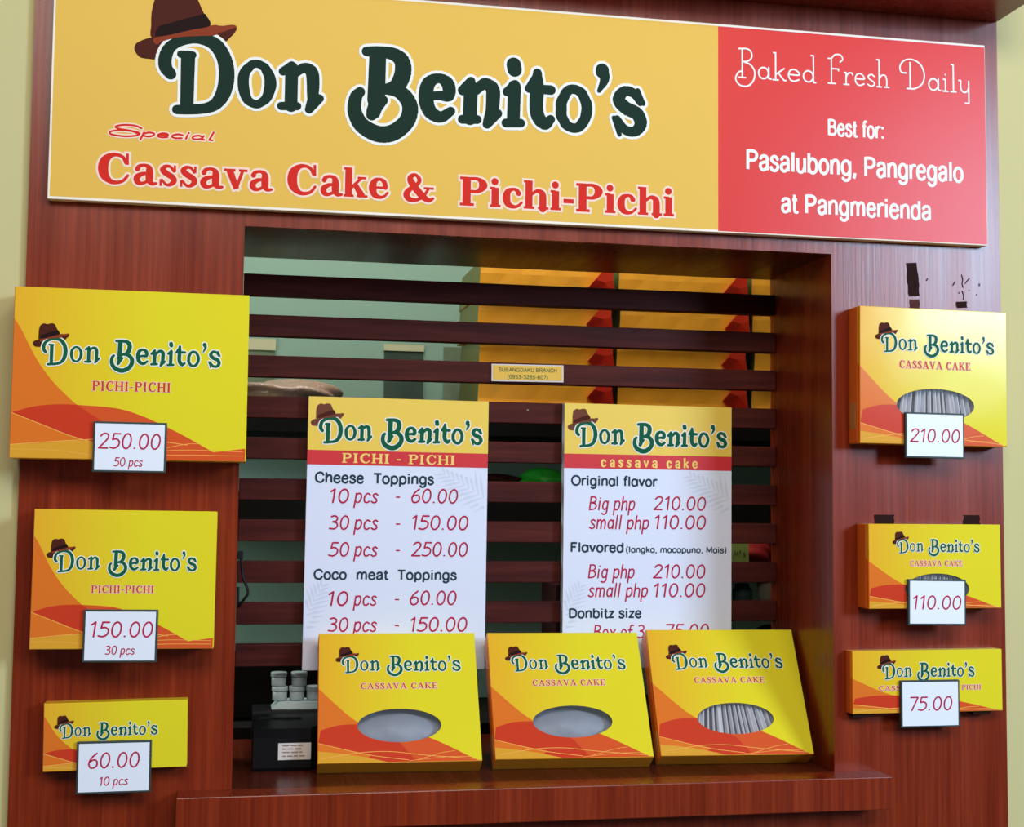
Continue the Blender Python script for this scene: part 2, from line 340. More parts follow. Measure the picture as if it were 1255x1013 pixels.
# bracketed-serif bold: strokes carry widths; 0 = butt-ended slab, 1 = smooth
SER = {
 'C': (98, [(1, [(80, 70, 10), (72, 88, 11), (56, 96, 11), (38, 93, 16), (22, 76, 27), (17, 50, 31), (22, 24, 27), (38, 6, 16), (56, 3, 12), (74, 10, 10), (86, 28, 9)]), (0, [(84, 102, 8), (84, 64, 10)])]),
 'a': (72, [(1, [(15, 52, 16), (20, 62, 12), (34, 66, 10), (46, 60, 16), (49, 46, 22), (49, 18, 22), (56, 5, 13), (68, 6, 9)]), (1, [(48, 40, 8), (28, 36, 13), (14, 24, 19), (16, 9, 18), (28, 4, 11), (46, 14, 10)])]),
 's': (58, [(1, [(45, 50, 8), (36, 65, 9), (22, 66, 12), (14, 54, 18), (26, 41, 19), (42, 30, 19), (46, 17, 18), (36, 5, 12), (24, 5, 9), (12, 20, 8)]), (0, [(48, 71, 7), (48, 48, 8)]), (0, [(9, 22, 8), (9, -1, 7)])]),
 'v': (70, [(0, [(16, 66, 22), (37, 2, 18)]), (0, [(54, 66, 10), (36, 2, 10)]), (0, [(0, 66, 8), (33, 66, 8)]), (0, [(43, 66, 8), (68, 66, 8)])]),
 'k': (76, [(0, [(17, 100, 23), (17, 0, 23)]), (0, [(2, 96, 8), (17, 96, 8)]), (0, [(2, 4, 8), (33, 4, 8)]), (0, [(56, 66, 9), (24, 30, 10)]), (0, [(36, 44, 16), (58, 4, 22)]), (0, [(44, 66, 8), (70, 66, 8)]), (0, [(42, 4, 8), (75, 4, 8)])]),
 'e': (66, [(0, [(16, 37, 8), (56, 37, 8)]), (1, [(53, 38, 16), (49, 57, 15), (34, 66, 10), (19, 57, 19), (14, 35, 25), (20, 12, 20), (36, 4, 12), (50, 8, 9), (60, 20, 8)])]),
 '&': (100, [(1, [(80, 46, 9), (66, 20, 10), (44, 4, 12), (22, 7, 18), (15, 24, 21), (26, 43, 16), (46, 60, 13), (53, 78, 14), (42, 94, 11), (29, 89, 16), (26, 75, 21), (38, 52, 23), (60, 22, 23), (80, 5, 16), (94, 12, 9)]), (0, [(66, 48, 8), (96, 48, 8)])]),
 'P': (84, [(0, [(21, 100, 26), (21, 0, 26)]), (0, [(2, 4, 9), (42, 4, 9)]), (0, [(2, 96, 9), (30, 96, 9)]), (1, [(30, 95, 10), (54, 94, 12), (68, 74, 27), (54, 52, 13), (30, 50, 10)])]),
 'i': (36, [(0, [(18, 68, 23), (18, 0, 23)]), (0, [(3, 4, 8), (34, 4, 8)]), (0, [(3, 66, 8), (18, 66, 8)]), (1, [(17, 89, 23)])]),
 'c': (62, [(1, [(49, 52, 17), (44, 62, 13), (34, 66, 10), (19, 57, 19), (14, 34, 25), (20, 12, 20), (36, 4, 12), (48, 8, 9), (58, 20, 8)])]),
 'h': (76, [(0, [(17, 100, 23), (17, 0, 23)]), (0, [(2, 96, 8), (17, 96, 8)]), (0, [(2, 4, 8), (33, 4, 8)]), (1, [(26, 52, 9), (40, 64, 12), (54, 58, 19), (57, 42, 23), (57, 2, 23)]), (0, [(43, 4, 8), (74, 4, 8)])]),
 '-': (40, [(0, [(5, 34, 14), (35, 34, 14)])]),
}
CAPS = {
 'P': (74, [(0, [(18, 100, 20), (18, 0, 20)]), (0, [(3, 4, 8), (36, 4, 8)]), (0, [(3, 96, 8), (24, 96, 8)]), (1, [(24, 95, 9), (50, 94, 11), (62, 74, 20), (50, 52, 11), (24, 50, 9)])]),
 'I': (38, [(0, [(18, 100, 20), (18, 0, 20)]), (0, [(3, 4, 8), (34, 4, 8)]), (0, [(3, 96, 8), (34, 96, 8)])]),
 'C': (80, [(1, [(70, 72, 9), (60, 92, 10), (44, 96, 11), (24, 82, 18), (15, 50, 22), (24, 18, 18), (44, 4, 11), (60, 8, 10), (72, 26, 9)]), (0, [(71, 101, 7), (71, 70, 8)])]),
 'H': (86, [(0, [(18, 100, 20), (18, 0, 20)]), (0, [(68, 100, 20), (68, 0, 20)]), (0, [(18, 51, 9), (68, 51, 9)])] + [(0, [(x-15, z, 8), (x+15, z, 8)]) for x in (18, 68) for z in (4, 96)]),
 'A': (88, [(0, [(14, 2, 10), (42, 100, 12)]), (0, [(42, 98, 18), (72, 0, 20)]), (0, [(24, 34, 8), (60, 34, 8)]), (0, [(0, 4, 8), (28, 4, 8)]), (0, [(56, 4, 8), (88, 4, 8)])]),
 'S': (64, [(1, [(52, 72, 8), (42, 93, 11), (26, 95, 12), (13, 76, 19), (26, 58, 19), (44, 44, 19), (52, 24, 19), (38, 5, 12), (22, 5, 11), (8, 28, 8)]), (0, [(54, 101, 7), (54, 72, 8)]), (0, [(7, 28, 8), (7, -1, 7)])]),
 'V': (86, [(0, [(14, 98, 19), (46, 0, 18)]), (0, [(70, 98, 10), (44, 0, 12)]), (0, [(0, 96, 8), (32, 96, 8)]), (0, [(56, 96, 8), (84, 96, 8)])]),
 'K': (86, [(0, [(18, 100, 20), (18, 0, 20)]), (0, [(3, 4, 8), (34, 4, 8)]), (0, [(3, 96, 8), (34, 96, 8)]), (0, [(66, 96, 10), (26, 44, 11)]), (0, [(38, 60, 14), (70, 2, 20)]), (0, [(54, 96, 8), (80, 96, 8)]), (0, [(54, 4, 8), (86, 4, 8)])]),
 'E': (72, [(0, [(18, 100, 20), (18, 0, 20)]), (0, [(3, 4, 9), (62, 4, 9)]), (0, [(3, 96, 9), (60, 96, 9)]), (0, [(18, 51, 9), (46, 51, 9)]), (0, [(62, 0, 8), (65, 28, 7)]), (0, [(60, 100, 8), (62, 74, 7)]), (0, [(46, 64, 7), (46, 38, 7)])]),
 '-': (42, [(0, [(6, 42, 11), (34, 42, 11)])]),
 ' ': (34, []),
}
FAT = {
 'c': (44, [(1, [(34, 50, 15), (22, 64, 13), (11, 50, 18), (10, 26, 18), (14, 8, 16), (24, 2, 12), (36, 16, 12)])]),
 'a': (46, [(1, [(10, 52, 12), (20, 65, 11), (32, 58, 15), (34, 36, 17), (34, 2, 17)]), (1, [(32, 38, 10), (12, 28, 16), (12, 8, 14), (24, 4, 10), (34, 16, 10)])]),
 's': (42, [(1, [(34, 54, 12), (20, 66, 12), (10, 52, 15), (22, 36, 17), (32, 20, 16), (22, 2, 12), (6, 14, 12)])]),
 'v': (44, [(0, [(8, 66, 16), (22, 2, 12)]), (0, [(36, 66, 13), (22, 2, 10)])]),
 'k': (46, [(0, [(10, 98, 17), (10, 0, 17)]), (0, [(36, 64, 13), (14, 30, 12)]), (0, [(20, 40, 14), (36, 2, 16)])]),
 'e': (44, [(1, [(12, 34, 11), (34, 36, 12), (32, 56, 14), (22, 65, 11), (11, 52, 18), (10, 26, 18), (16, 6, 14), (26, 3, 11), (36, 16, 11)])]),
 ' ': (26, []),
}
def glyph_strokes(text, font, weight=0, slant=0.0, track=0):
    """-> strokes [(points with widths, round)], pen advance"""
    x = 0; out = []
    for ch in text:
        adv, st = font[ch]
        for sm, ps in st:
            q = [(p[0]+x+slant*p[1], p[1], p[2] if len(p) > 2 else weight) for p in ps]
            rnd = len(ps[0]) == 2 or sm == 1
            if sm and len(q) > 2: q = smooth_pts(q, 4)
            out.append((q, rnd))
        x += adv + track
    return out
def fit_strokes(strokes, x0, x1, yb, cap):
    lo = min(p[0]-p[2]/2 for q, _ in strokes for p in q); hi = max(p[0]+p[2]/2 for q, _ in strokes for p in q)
    sx = (x1-x0)/(hi-lo); sy = cap/100.0
    ws = (sx+sy)/2
    return [([(x0+(p[0]-lo)*sx, yb+p[1]*sy, p[2]*ws) for p in q], r) for q, r in strokes]
def polys_of(strokes, grow=0.0, nd=12):
    out = []
    for q, r in strokes: out += ribbon(q, grow, r, nd)
    return out
# plain sans-serif letters, cap height 100, x-height 73
_o = [(1, EL(29, 36, 24, 36, 18))]
SANS = {
 ' ': (30, []),
 'a': (58, [(1, [(8, 56), (16, 69), (30, 73), (44, 68), (48, 52)]), (0, [(48, 54), (48, 0)]), (1, [(48, 44), (28, 40), (11, 33), (8, 16), (18, 2), (32, 2), (48, 18)])]),
 'b': (62, [(0, [(9, 100), (9, 0)]), (1, [(9, 48), (18, 67), (33, 73), (49, 62), (55, 36), (49, 10), (33, 0), (18, 6), (9, 25)])]),
 'c': (54, [(1, [(49, 55), (40, 70), (26, 73), (10, 60), (5, 36), (10, 11), (26, 0), (40, 4), (50, 22)])]),
 'd': (62, [(0, [(52, 100), (52, 0)]), (1, [(52, 48), (43, 67), (28, 73), (12, 62), (6, 36), (12, 10), (28, 0), (43, 6), (52, 25)])]),
 'e': (58, [(0, [(7, 40), (51, 40)]), (1, [(51, 40), (46, 62), (30, 73), (12, 62), (6, 36), (12, 10), (30, 0), (44, 5), (51, 19)])]),
 'f': (34, [(1, [(34, 97), (24, 99), (17, 92), (15, 76)]), (0, [(15, 78), (15, 0)]), (0, [(2, 69), (31, 69)])]),
 'g': (62, [(0, [(52, 73), (52, 2)]), (1, [(52, 4), (48, -18), (34, -28), (18, -26), (9, -14)]), (1, [(52, 48), (43, 67), (28, 73), (12, 62), (6, 37), (12, 12), (28, 2), (43, 8), (52, 27)])]),
 'h': (60, [(0, [(9, 100), (9, 0)]), (1, [(9, 44), (18, 66), (34, 73), (47, 65), (50, 46)]), (0, [(50, 48), (50, 0)])]),
 'i': (26, [(0, [(12, 73), (12, 0)]), (0, [(12, 100), (12, 87)])]),
 'k': (54, [(0, [(9, 100), (9, 0)]), (0, [(46, 72), (10, 31)]), (0, [(22, 44), (49, 0)])]),
 'l': (25, [(0, [(12, 100), (12, 0)])]),
 'm': (92, [(0, [(9, 73), (9, 0)]), (1, [(9, 46), (17, 66), (30, 73), (42, 65), (45, 46)]), (0, [(45, 48), (45, 0)]), (1, [(45, 46), (53, 66), (66, 73), (78, 65), (81, 46)]), (0, [(81, 48), (81, 0)])]),
 'n': (60, [(0, [(9, 73), (9, 0)]), (1, [(9, 44), (18, 66), (34, 73), (47, 65), (50, 46)]), (0, [(50, 48), (50, 0)])]),
 'o': (60, _o),
 'p': (62, [(0, [(9, 73), (9, -28)]), (1, [(9, 48), (18, 67), (33, 73), (49, 62), (55, 36), (49, 10), (33, 0), (18, 6), (9, 25)])]),
 'r': (38, [(0, [(9, 73), (9, 0)]), (1, [(9, 44), (16, 64), (27, 71), (38, 69)])]),
 's': (52, [(1, [(45, 55), (37, 69), (25, 73), (11, 66), (10, 51), (24, 41), (40, 33), (46, 18), (36, 3), (24, 0), (11, 4), (5, 20)])]),
 't': (34, [(0, [(15, 96), (15, 16)]), (1, [(15, 18), (18, 4), (26, 1), (33, 3)]), (0, [(2, 69), (31, 69)])]),
 'u': (60, [(1, [(9, 30), (12, 8), (24, 0), (40, 6), (50, 28)]), (0, [(9, 73), (9, 26)]), (0, [(50, 73), (50, 0)])]),
 'v': (54, [(0, [(4, 73), (27, 3)]), (0, [(50, 73), (27, 3)])]),
 'y': (54, [(0, [(4, 73), (27, 4)]), (0, [(50, 73), (22, -18), (8, -26)])]),
 'z': (50, [(0, [(5, 68), (44, 68), (6, 5), (46, 5)])]),
 'B': (72, [(0, [(11, 100), (11, 0)]), (1, [(11, 94), (40, 94), (56, 84), (56, 65), (42, 54), (11, 53)]), (1, [(11, 53), (44, 53), (62, 40), (62, 18), (46, 6), (11, 6)])]),
 'P': (70, [(0, [(11, 100), (11, 0)]), (1, [(11, 94), (42, 94), (60, 84), (61, 64), (46, 48), (11, 46)])]),
 'C': (76, [(1, [(70, 70), (58, 92), (40, 98), (16, 84), (7, 50), (16, 16), (40, 2), (58, 8), (71, 32)])]),
 'O': (84, [(1, EL(42, 50, 36, 48, 20))]),
 'T': (66, [(0, [(33, 96), (33, 0)]), (0, [(2, 94), (64, 94)])]),
 'F': (60, [(0, [(11, 100), (11, 0)]), (0, [(11, 94), (56, 94)]), (0, [(11, 52), (48, 52)])]),
 'M': (88, [(0, [(11, 0), (11, 96), (43, 20), (75, 96), (75, 0)])]),
 'D': (76, [(0, [(11, 100), (11, 0)]), (1, [(11, 94), (42, 94), (62, 80), (68, 50), (62, 20), (42, 6), (11, 6)])]),
 'S': (68, [(1, [(58, 72), (48, 92), (32, 98), (14, 88), (12, 68), (32, 54), (54, 43), (62, 24), (48, 5), (32, 2), (14, 9), (7, 30)])]),
 'U': (76, [(0, [(11, 100), (11, 34)]), (1, [(11, 36), (16, 10), (38, 1), (60, 10), (65, 36)]), (0, [(65, 34), (65, 100)])]),
 'A': (76, [(0, [(4, 0), (38, 97), (72, 0)]), (0, [(16, 32), (60, 32)])]),
 'N': (78, [(0, [(11, 0), (11, 97), (66, 4), (66, 100)])]),
 'G': (82, [(1, [(70, 74), (58, 93), (40, 98), (16, 84), (7, 50), (16, 16), (40, 2), (60, 8), (73, 22)]), (0, [(73, 20), (73, 47), (44, 47)])]),
 'K': (74, [(0, [(11, 100), (11, 0)]), (0, [(66, 98), (13, 40)]), (0, [(32, 60), (70, 0)])]),
 'R': (74, [(0, [(11, 100), (11, 0)]), (1, [(11, 94), (44, 94), (60, 84), (60, 64), (46, 52), (11, 50)]), (0, [(42, 50), (68, 0)])]),
 'H': (76, [(0, [(11, 100), (11, 0)]), (0, [(65, 100), (65, 0)]), (0, [(11, 53), (65, 53)])]),
 '0': (58, [(1, EL(29, 50, 23, 48, 16))]),
 '2': (58, [(1, [(8, 74), (14, 92), (30, 98), (46, 88), (48, 68), (34, 42), (7, 5)]), (0, [(6, 5), (52, 5)])]),
 '3': (58, [(1, [(8, 78), (16, 94), (32, 98), (46, 86), (44, 62), (24, 53)]), (1, [(24, 53), (46, 44), (51, 24), (38, 4), (22, 2), (7, 20)])]),
 '5': (58, [(0, [(50, 95), (15, 95), (10, 48)]), (1, [(10, 48), (28, 60), (46, 50), (51, 28), (40, 6), (22, 2), (7, 18)])]),
 '6': (58, [(1, [(48, 80), (36, 97), (20, 92), (8, 60), (8, 24), (20, 3), (38, 3), (50, 22), (44, 50), (28, 58), (10, 40)])]),
 '7': (56, [(0, [(5, 95), (50, 95), (22, 0)])]),
 '8': (58, [(1, EL(29, 75, 18, 22)), (1, EL(29, 27, 22, 26))]),
 '9': (58, [(1, [(10, 18), (24, 3), (40, 10), (50, 44), (50, 74), (38, 96), (20, 96), (8, 78), (14, 50), (30, 42), (48, 58)])]),
 '(': (32, [(1, [(26, 104), (12, 74), (8, 36), (14, 0), (26, -28)])]),
 ')': (32, [(1, [(6, 104), (20, 74), (24, 36), (18, 0), (6, -28)])]),
 ',': (26, [(0, [(13, 12), (13, 0), (7, -16)])]),
 ':': (28, [(0, [(14, 0), (14, 15)]), (0, [(14, 58), (14, 73)])]),
 '-': (38, [(0, [(5, 38), (32, 38)])]),
}
SANS['\u03b1'] = (60, [(1, EL(28, 36, 23, 36, 18)), (0, [(52, 73), (52, 0)])])
def sans_mesh(name, text, x0, x1, yb, cap, weight, m, parent, off):
    st = [(q, False) for q, r in glyph_strokes(text, SANS, weight, 0, 6)]
    return flat(name, [(polys_of(fit_strokes(st, x0, x1, yb, cap)), 0)], [m], parent, off)

LOGO = [[1,[[12,48,13],[6,56,15],[6,69,15],[12,81,13],[26,89,12],[43,92,13],[60,87,16],[71,72,17],[75,52,18],[72,31,17],[63,16,14],[49,10,12],[32,8,12],[20,7,11]]],[0,[[31,69,16],[31,11,15]]],[0,[[23,72,9],[36,72,9]]],[1,[[125,44,14],[124,37,13],[122,30,12],[119,25,11],[114,21,10],[110,19,10],[105,20,10],[100,23,11],[97,28,12],[95,35,13],[94,42,13],[94,50,13],[96,57,12],[100,62,11],[104,66,10],[109,67,10],[113,66,10],[118,63,11],[121,58,12],[124,52,13],[125,44,14]]],[0,[[149,65,15],[149,20,15]]],[1,[[139,60,10],[145,64,11],[149,68,10]]],[0,[[138,19,10],[156,20,10]]],[1,[[152,58,10],[163,66,12],[172,62,15],[174,49,15],[174,36,14],[175,27,14]]],[0,[[182,31,10],[170,17,10]]],[0,[[175,30,14],[171,19,11]]],[0,[[249,85,20],[248,33,21]]],[1,[[236,91,12],[249,92,13],[268,90,16],[278,82,19],[279,67,20],[272,52,18],[259,47,13],[250,45,10]]],[1,[[257,47,11],[276,45,17],[288,30,19],[285,11,19],[269,-4,20],[251,-7,20],[232,2,19],[223,18,17],[224,35,15],[229,42,12]]],[0,[[256,34,12],[243,15,13]]],[0,[[250,35,18],[245,19,17]]],[1,[[311,42,11],[322,44,11],[334,45,15],[333,59,16],[322,65,12],[310,58,16],[307,40,18],[312,24,17],[325,18,14],[337,26,11]]],[0,[[361,57,17],[360,19,17]]],[1,[[351,52,12],[356,57,13],[361,64,11]]],[0,[[351,17,11],[369,18,11]]],[1,[[366,52,11],[377,62,14],[387,57,17],[388,44,17],[387,27,16]]],[0,[[394,27,11],[381,13,11]]],[0,[[387,29,16],[382,16,12]]],[0,[[413,88,18],[414,82,18]]],[0,[[414,61,16],[413,20,16]]],[1,[[405,54,11],[409,58,11],[415,64,11]]],[0,[[404,16,11],[422,17,11]]],[1,[[442,80,11],[442,61,17],[441,38,17],[444,25,17],[452,18,15],[459,24,11]]],[0,[[432,60,11],[459,60,12]]],[0,[[433,62,10],[443,79,10]]],[1,[[504,40,14],[503,32,14],[501,26,13],[497,20,13],[493,16,12],[488,15,12],[483,16,12],[478,19,13],[475,24,13],[472,30,14],[472,38,14],[472,45,14],[475,52,13],[478,58,13],[482,62,12],[487,63,12],[492,62,12],[497,59,13],[500,54,13],[503,47,14],[504,40,14]]],[1,[[523,89,16],[526,78,12],[519,63,5]]],[0,[[523,89,17],[523,87,17]]],[1,[[571,52,9],[563,63,12],[551,65,13],[544,54,16],[553,44,17],[567,38,17],[572,26,16],[565,16,13],[552,17,12],[542,30,9]]],[0,[[568,67,6],[575,51,6]]],[0,[[538,31,6],[545,11,6]]]]
HAT = {"crown":[[-10,89],[-11,104],[-11,117],[-9,129],[-6,136],[4,142],[15,140],[26,143],[36,142],[40,138],[47,123],[55,108],[33,101],[8,93]],"band":[[-6,91],[-3,102],[6,106],[21,112],[35,117],[47,121],[50,120],[55,108],[33,101],[8,93]],"brim_left":[[5,89],[4,79],[-4,65],[-13,64],[-22,65],[-27,70],[-29,75],[-27,81],[-19,86],[-10,89]],"brim":[[-8,88],[8,94],[27,100],[44,105],[55,108],[64,108.6],[63,98],[44,95],[22,92],[3,86],[-5,81]],"brim_tip":[[61,98],[70,102],[84.5,108],[83,102],[78,96],[71.5,90.5]],"tip":[[56,108],[69,109],[80,111],[85,109],[81,102],[72,90],[60,98]]}
TXT = {
 'banner': [
  ('LOGO', 'logo', 118.8, 698.0, 103.5, 88.9),
  ('Cassava', 'serif', 53.3, 249.3, 21.4, 34.1),
  ('Cake', 'serif', 265.1, 383.7, 19.9, 34.8),
  ('&', 'serif', 400.3, 438.4, 18.9, 33.2),
  ('Pichi-Pichi', 'serif', 466.3, 735.3, 16.9, 34.3),
  ('Special', 'script', 63.8, 182.3, 77.2, 17.1),
  ('Baked', 'deco', 812.3, 920.6, 196.4, 37.5),
  ('Fresh', 'deco', 935.3, 1019.6, 197.2, 38.0),
  ('Daily', 'deco', 1033.0, 1130.6, 197.7, 38.5),
  ('Best for:', 'sans', 935.6, 1011.0, 130.6, 20.6),
  ('Pasalubong, Pangregalo', 'sans', 827.2, 1120.7, 81.0, 24.7),
  ('at Pangmerienda', 'sans', 872.5, 1074.8, 29.6, 23.4),
 ],
 'pL': [
  ('LOGO', 'logo', 13.9, 227.4, 286.8, 0.0),
  ('PICHI - PICHI', 'caps', 43.5, 191.3, 264.0, 12.1),
  ('Cheese  Toppings', 'sans', 9.9, 164.2, 238.1, 13.1),
  ('10', 'tek', 30.0, 54.6, 212.7, 17.4),
  ('pcs', 'tek', 59.9, 92.0, 213.2, 17.5),
  ('-', 'tek', 114.8, 120.1, 213.8, 17.6),
  ('60.00', 'tek', 134.4, 196.0, 214.3, 17.7),
  ('30', 'tek', 29.3, 55.4, 178.6, 17.4),
  ('pcs', 'tek', 60.6, 92.8, 179.0, 17.5),
  ('-', 'tek', 115.2, 120.8, 179.1, 17.5),
  ('150.00', 'tek', 136.3, 210.3, 179.8, 17.7),
  ('50', 'tek', 29.2, 56.2, 144.5, 17.4),
  ('pcs', 'tek', 61.4, 92.8, 144.8, 17.4),
  ('-', 'tek', 115.9, 121.2, 145.2, 17.5),
  ('250.00', 'tek', 135.8, 210.1, 145.6, 17.6),
  ('Coco  meat  Toppings', 'sans', 11.3, 196.3, 115.0, 12.2),
  ('10', 'tek', 30.7, 56.6, 82.0, 17.3),
  ('pcs', 'tek', 62.3, 93.1, 82.1, 17.3),
  ('-', 'tek', 116.2, 121.4, 82.4, 17.4),
  ('60.00', 'tek', 135.1, 196.4, 83.0, 17.5),
  ('30', 'tek', 30.9, 57.3, 49.0, 17.2),
  ('pcs', 'tek', 62.5, 93.8, 48.9, 17.3),
  ('-', 'tek', 116.9, 122.1, 49.1, 17.4),
  ('150.00', 'tek', 136.6, 211.1, 49.0, 17.5),
 ],
 'pR': [
  ('LOGO', 'logo', 14.9, 227.3, 290.0, 0.0),
  ('cassava cake', 'fat', 49.8, 185.3, 265.9, 13.7),
  ('Original flavor', 'sans', 9.5, 129.5, 240.6, 12.7),
  ('Big php', 'tek', 34.3, 98.2, 208.5, 17.4),
  ('210.00', 'tek', 123.2, 197.4, 209.6, 17.5),
  ('small php', 'tek', 34.5, 117.7, 183.6, 17.3),
  ('110.00', 'tek', 125.4, 197.4, 184.4, 17.5),
  ('Flavored', 'sans', 9.8, 82.6, 152.7, 12.3),
  ('(langka, macapuno, Mais)', 'sans', 85.5, 226.7, 152.4, 7.6),
  ('Big php', 'tek', 33.9, 98.0, 118.6, 17.3),
  ('210.00', 'tek', 123.0, 196.8, 118.8, 17.4),
  ('small php', 'tek', 33.7, 116.6, 93.7, 17.2),
  ('110.00', 'tek', 124.8, 196.9, 93.7, 17.4),
  ('Donbitz size', 'sans', 8.3, 107.9, 65.9, 12.2),
  ('Box of 3', 'tek', 41.6, 112.1, 39.1, 17.2),
  ('75.00', 'tek', 141.5, 202.1, 39.8, 17.3),
 ],
 'b250': [
  ('LOGO', 'logo', 29.6, 220.8, 99.5, 0.0),
  ('PICHI-PICHI', 'caps', 83.1, 167.0, 74.4, 10.7),
 ],
 'b150': [
  ('LOGO', 'logo', 21.3, 173.1, 81.0, 0.0),
  ('PICHI-PICHI', 'caps', 61.2, 127.8, 60.1, 8.0),
 ],
 'b60': [
  ('LOGO', 'logo', 16.0, 120.5, 33.8, 0.0),
 ],
 'b210': [
  ('LOGO', 'logo', 27.3, 181.0, 112.0, 0.0),
  ('CASSAVA CAKE', 'caps', 52.0, 148.2, 94.0, 9.5),
 ],
 'b110': [
  ('LOGO', 'logo', 36.6, 148.1, 66.2, 0.0),
  ('CASSAVA CAKE', 'caps', 54.1, 124.4, 51.6, 6.8),
 ],
 'b75': [
  ('LOGO', 'logo', 38.6, 163.1, 39.8, 0.0),
  ('CASSA', 'caps', 34.1, 72.0, 26.9, 6.0),
  ('PICHI', 'caps', 144.8, 171.4, 26.3, 6.0),
 ],
 'c250': [
  ('250.00', 'tek', 5.3, 71.8, 26.0, 16.5),
  ('50 pcs', 'tek', 22.2, 53.3, 6.8, 9.3),
 ],
 'c150': [
  ('150.00', 'tek', 8.0, 73.5, 27.6, 16.1),
  ('30 pcs', 'tek', 23.6, 54.9, 8.8, 9.1),
 ],
 'c60': [
  ('60.00', 'tek', 12.1, 66.7, 28.0, 16.0),
  ('10 pcs', 'tek', 24.7, 55.1, 9.1, 8.9),
 ],
 'c210': [
  ('210.00', 'tek', 5.6, 73.3, 20.1, 16.0),
 ],
 'c110': [
  ('110.00', 'tek', 6.1, 70.7, 20.1, 16.0),
 ],
 'c75': [
  ('75.00', 'tek', 11.9, 68.7, 21.1, 16.2),
 ],
 'br': [
  ('SUBANGDAKU BRANCH', 'sans', 9.4, 88.7, 13.1, 5.2),
  ('(0933-3285-607)', 'sans', 21.5, 76.4, 3.8, 5.2),
 ],
 'A': [
  ('LOGO', 'logo', 27.7, 176.0, 114.4, 0.0),
  ('CASSAVA CAKE', 'caps', 50.9, 145.3, 94.2, 7.6),
 ],
 'B': [
  ('LOGO', 'logo', 27.6, 175.2, 114.5, 0.0),
  ('CASSAVA CAKE', 'caps', 52.5, 145.9, 95.9, 7.9),
 ],
 'C': [
  ('LOGO', 'logo', 28.6, 175.6, 112.7, 0.0),
  ('CASSAVA CAKE', 'caps', 54.5, 147.2, 95.7, 7.9),
 ],
}
LOGO_W = 579.0
_logo_cache = {}
def logo(parent, x0, x1, yb, off, ink, edge=5.0, thin=1.0, hat='dark', key=None):
    """shop-name lettering with its hat emblem on a printed face"""
    s = (x1-x0)/LOGO_W; k = (key or ink, hat)
    if k not in _logo_cache:
        st = []
        for sm, ps in LOGO:
            q = [(p[0], p[1], p[2]*thin) for p in ps]
            if sm: q = smooth_pts(q, 4)
            st.append((q, True))
        root = flat('shop_name_lettering', [(polys_of(st, 0, 16), 0), (polys_of(st, edge, 16), 1)], [M[ink], M['white']], None, 0.0, .001)
        c = ['hat_brown', 'hat_band', 'hat_brim'] if hat == 'dark' else ['hat_tan', 'hat_brown', 'hat_tan']
        hatm = flat('hat_emblem', [([sp(HAT['brim_tip'])], 0), ([sp(HAT['tip'])], 2), ([sp(HAT['brim_left'])], 0)], [M[n] for n in c], None, -.00012, .001)
        fr = flat('hat_emblem', [([sp(HAT['band'])], 1), ([sp(HAT['brim'])], 2), ([sp(HAT['crown'])], 0)], [M[n] for n in c], None, .00024, .001)
        bm = bmesh.new(); bm.from_mesh(hatm.data); bm.from_mesh(fr.data); bm.to_mesh(hatm.data); bm.free(); bpy.data.objects.remove(fr)
        _logo_cache[k] = (root.data, hatm.data)
        bpy.data.objects.remove(root); bpy.data.objects.remove(hatm)
    lm, hm = _logo_cache[k]
    r = link('shop_name_lettering', lm, parent); r.location = (x0*.001, -off, yb*.001); r.scale = (s, 1, s)
    h = link('hat_emblem', hm, r)
    return r
def sp(ps, k=4):
    q = smooth_pts([tuple(p) for p in ps] + [tuple(ps[0])], k); return q[:-1]
def lettering(name, parent, tx, style, x0, x1, yb, cap, off, ink, edge=0, edge_mat=None, weight=10.5):
    if style in ('tek', 'deco', 'script'):
        f = {'tek': TEK, 'deco': DECO, 'script': SCRIPT}[style]
        st = glyph_strokes(tx, f, weight, {'tek': .10, 'deco': 0, 'script': .12}[style], 4)
    else:
        st = glyph_strokes(tx, {'serif': SER, 'caps': CAPS, 'fat': FAT}[style], 0, 0, {'serif': 0, 'caps': 6, 'fat': 16}[style])
    if tx == '-':
        st = fit_strokes(st, x0, x1, yb, cap)
        st = [([(p[0], p[1], cap*.1) for p in q], r) for q, r in st]
    else: st = fit_strokes(st, x0, x1, yb, cap)
    L = [(polys_of(st), 0)]; ms = [M[ink]]
    if edge: L.append((polys_of(st, edge), 1)); ms.append(M[edge_mat or 'white'])
    return flat(name, L, ms, parent, off)

# ------------------------------------------------------------------ setting
def struct(o): o['kind'] = 'structure'; return o
FW = .008                                                    # front wall face sits 25 mm behind the kiosk face
bm = bmesh.new()
bx(bm, -2.6, -.50, FW, FW+.12, 0, 2.9); bx(bm, .50, 2.6, FW, FW+.12, 0, 2.9)
bx(bm, -.50, .50, FW, FW+.12, 1.75, 2.9); bx(bm, -.50, .50, FW, FW+.12, 0, .95)
struct(from_bm('wall_front', bm, M['wall']))
struct(box_obj('wall_back', (-2.6, 2.6, .85, .95, 0, 2.7), M['teal']))
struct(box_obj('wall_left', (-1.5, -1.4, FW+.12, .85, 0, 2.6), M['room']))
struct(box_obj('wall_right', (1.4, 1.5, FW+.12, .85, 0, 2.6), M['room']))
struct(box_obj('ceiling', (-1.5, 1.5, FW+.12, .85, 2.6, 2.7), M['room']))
struct(box_obj('floor', (-2.6, 2.6, -4.0, .95, -.1, 0), M['floor']))

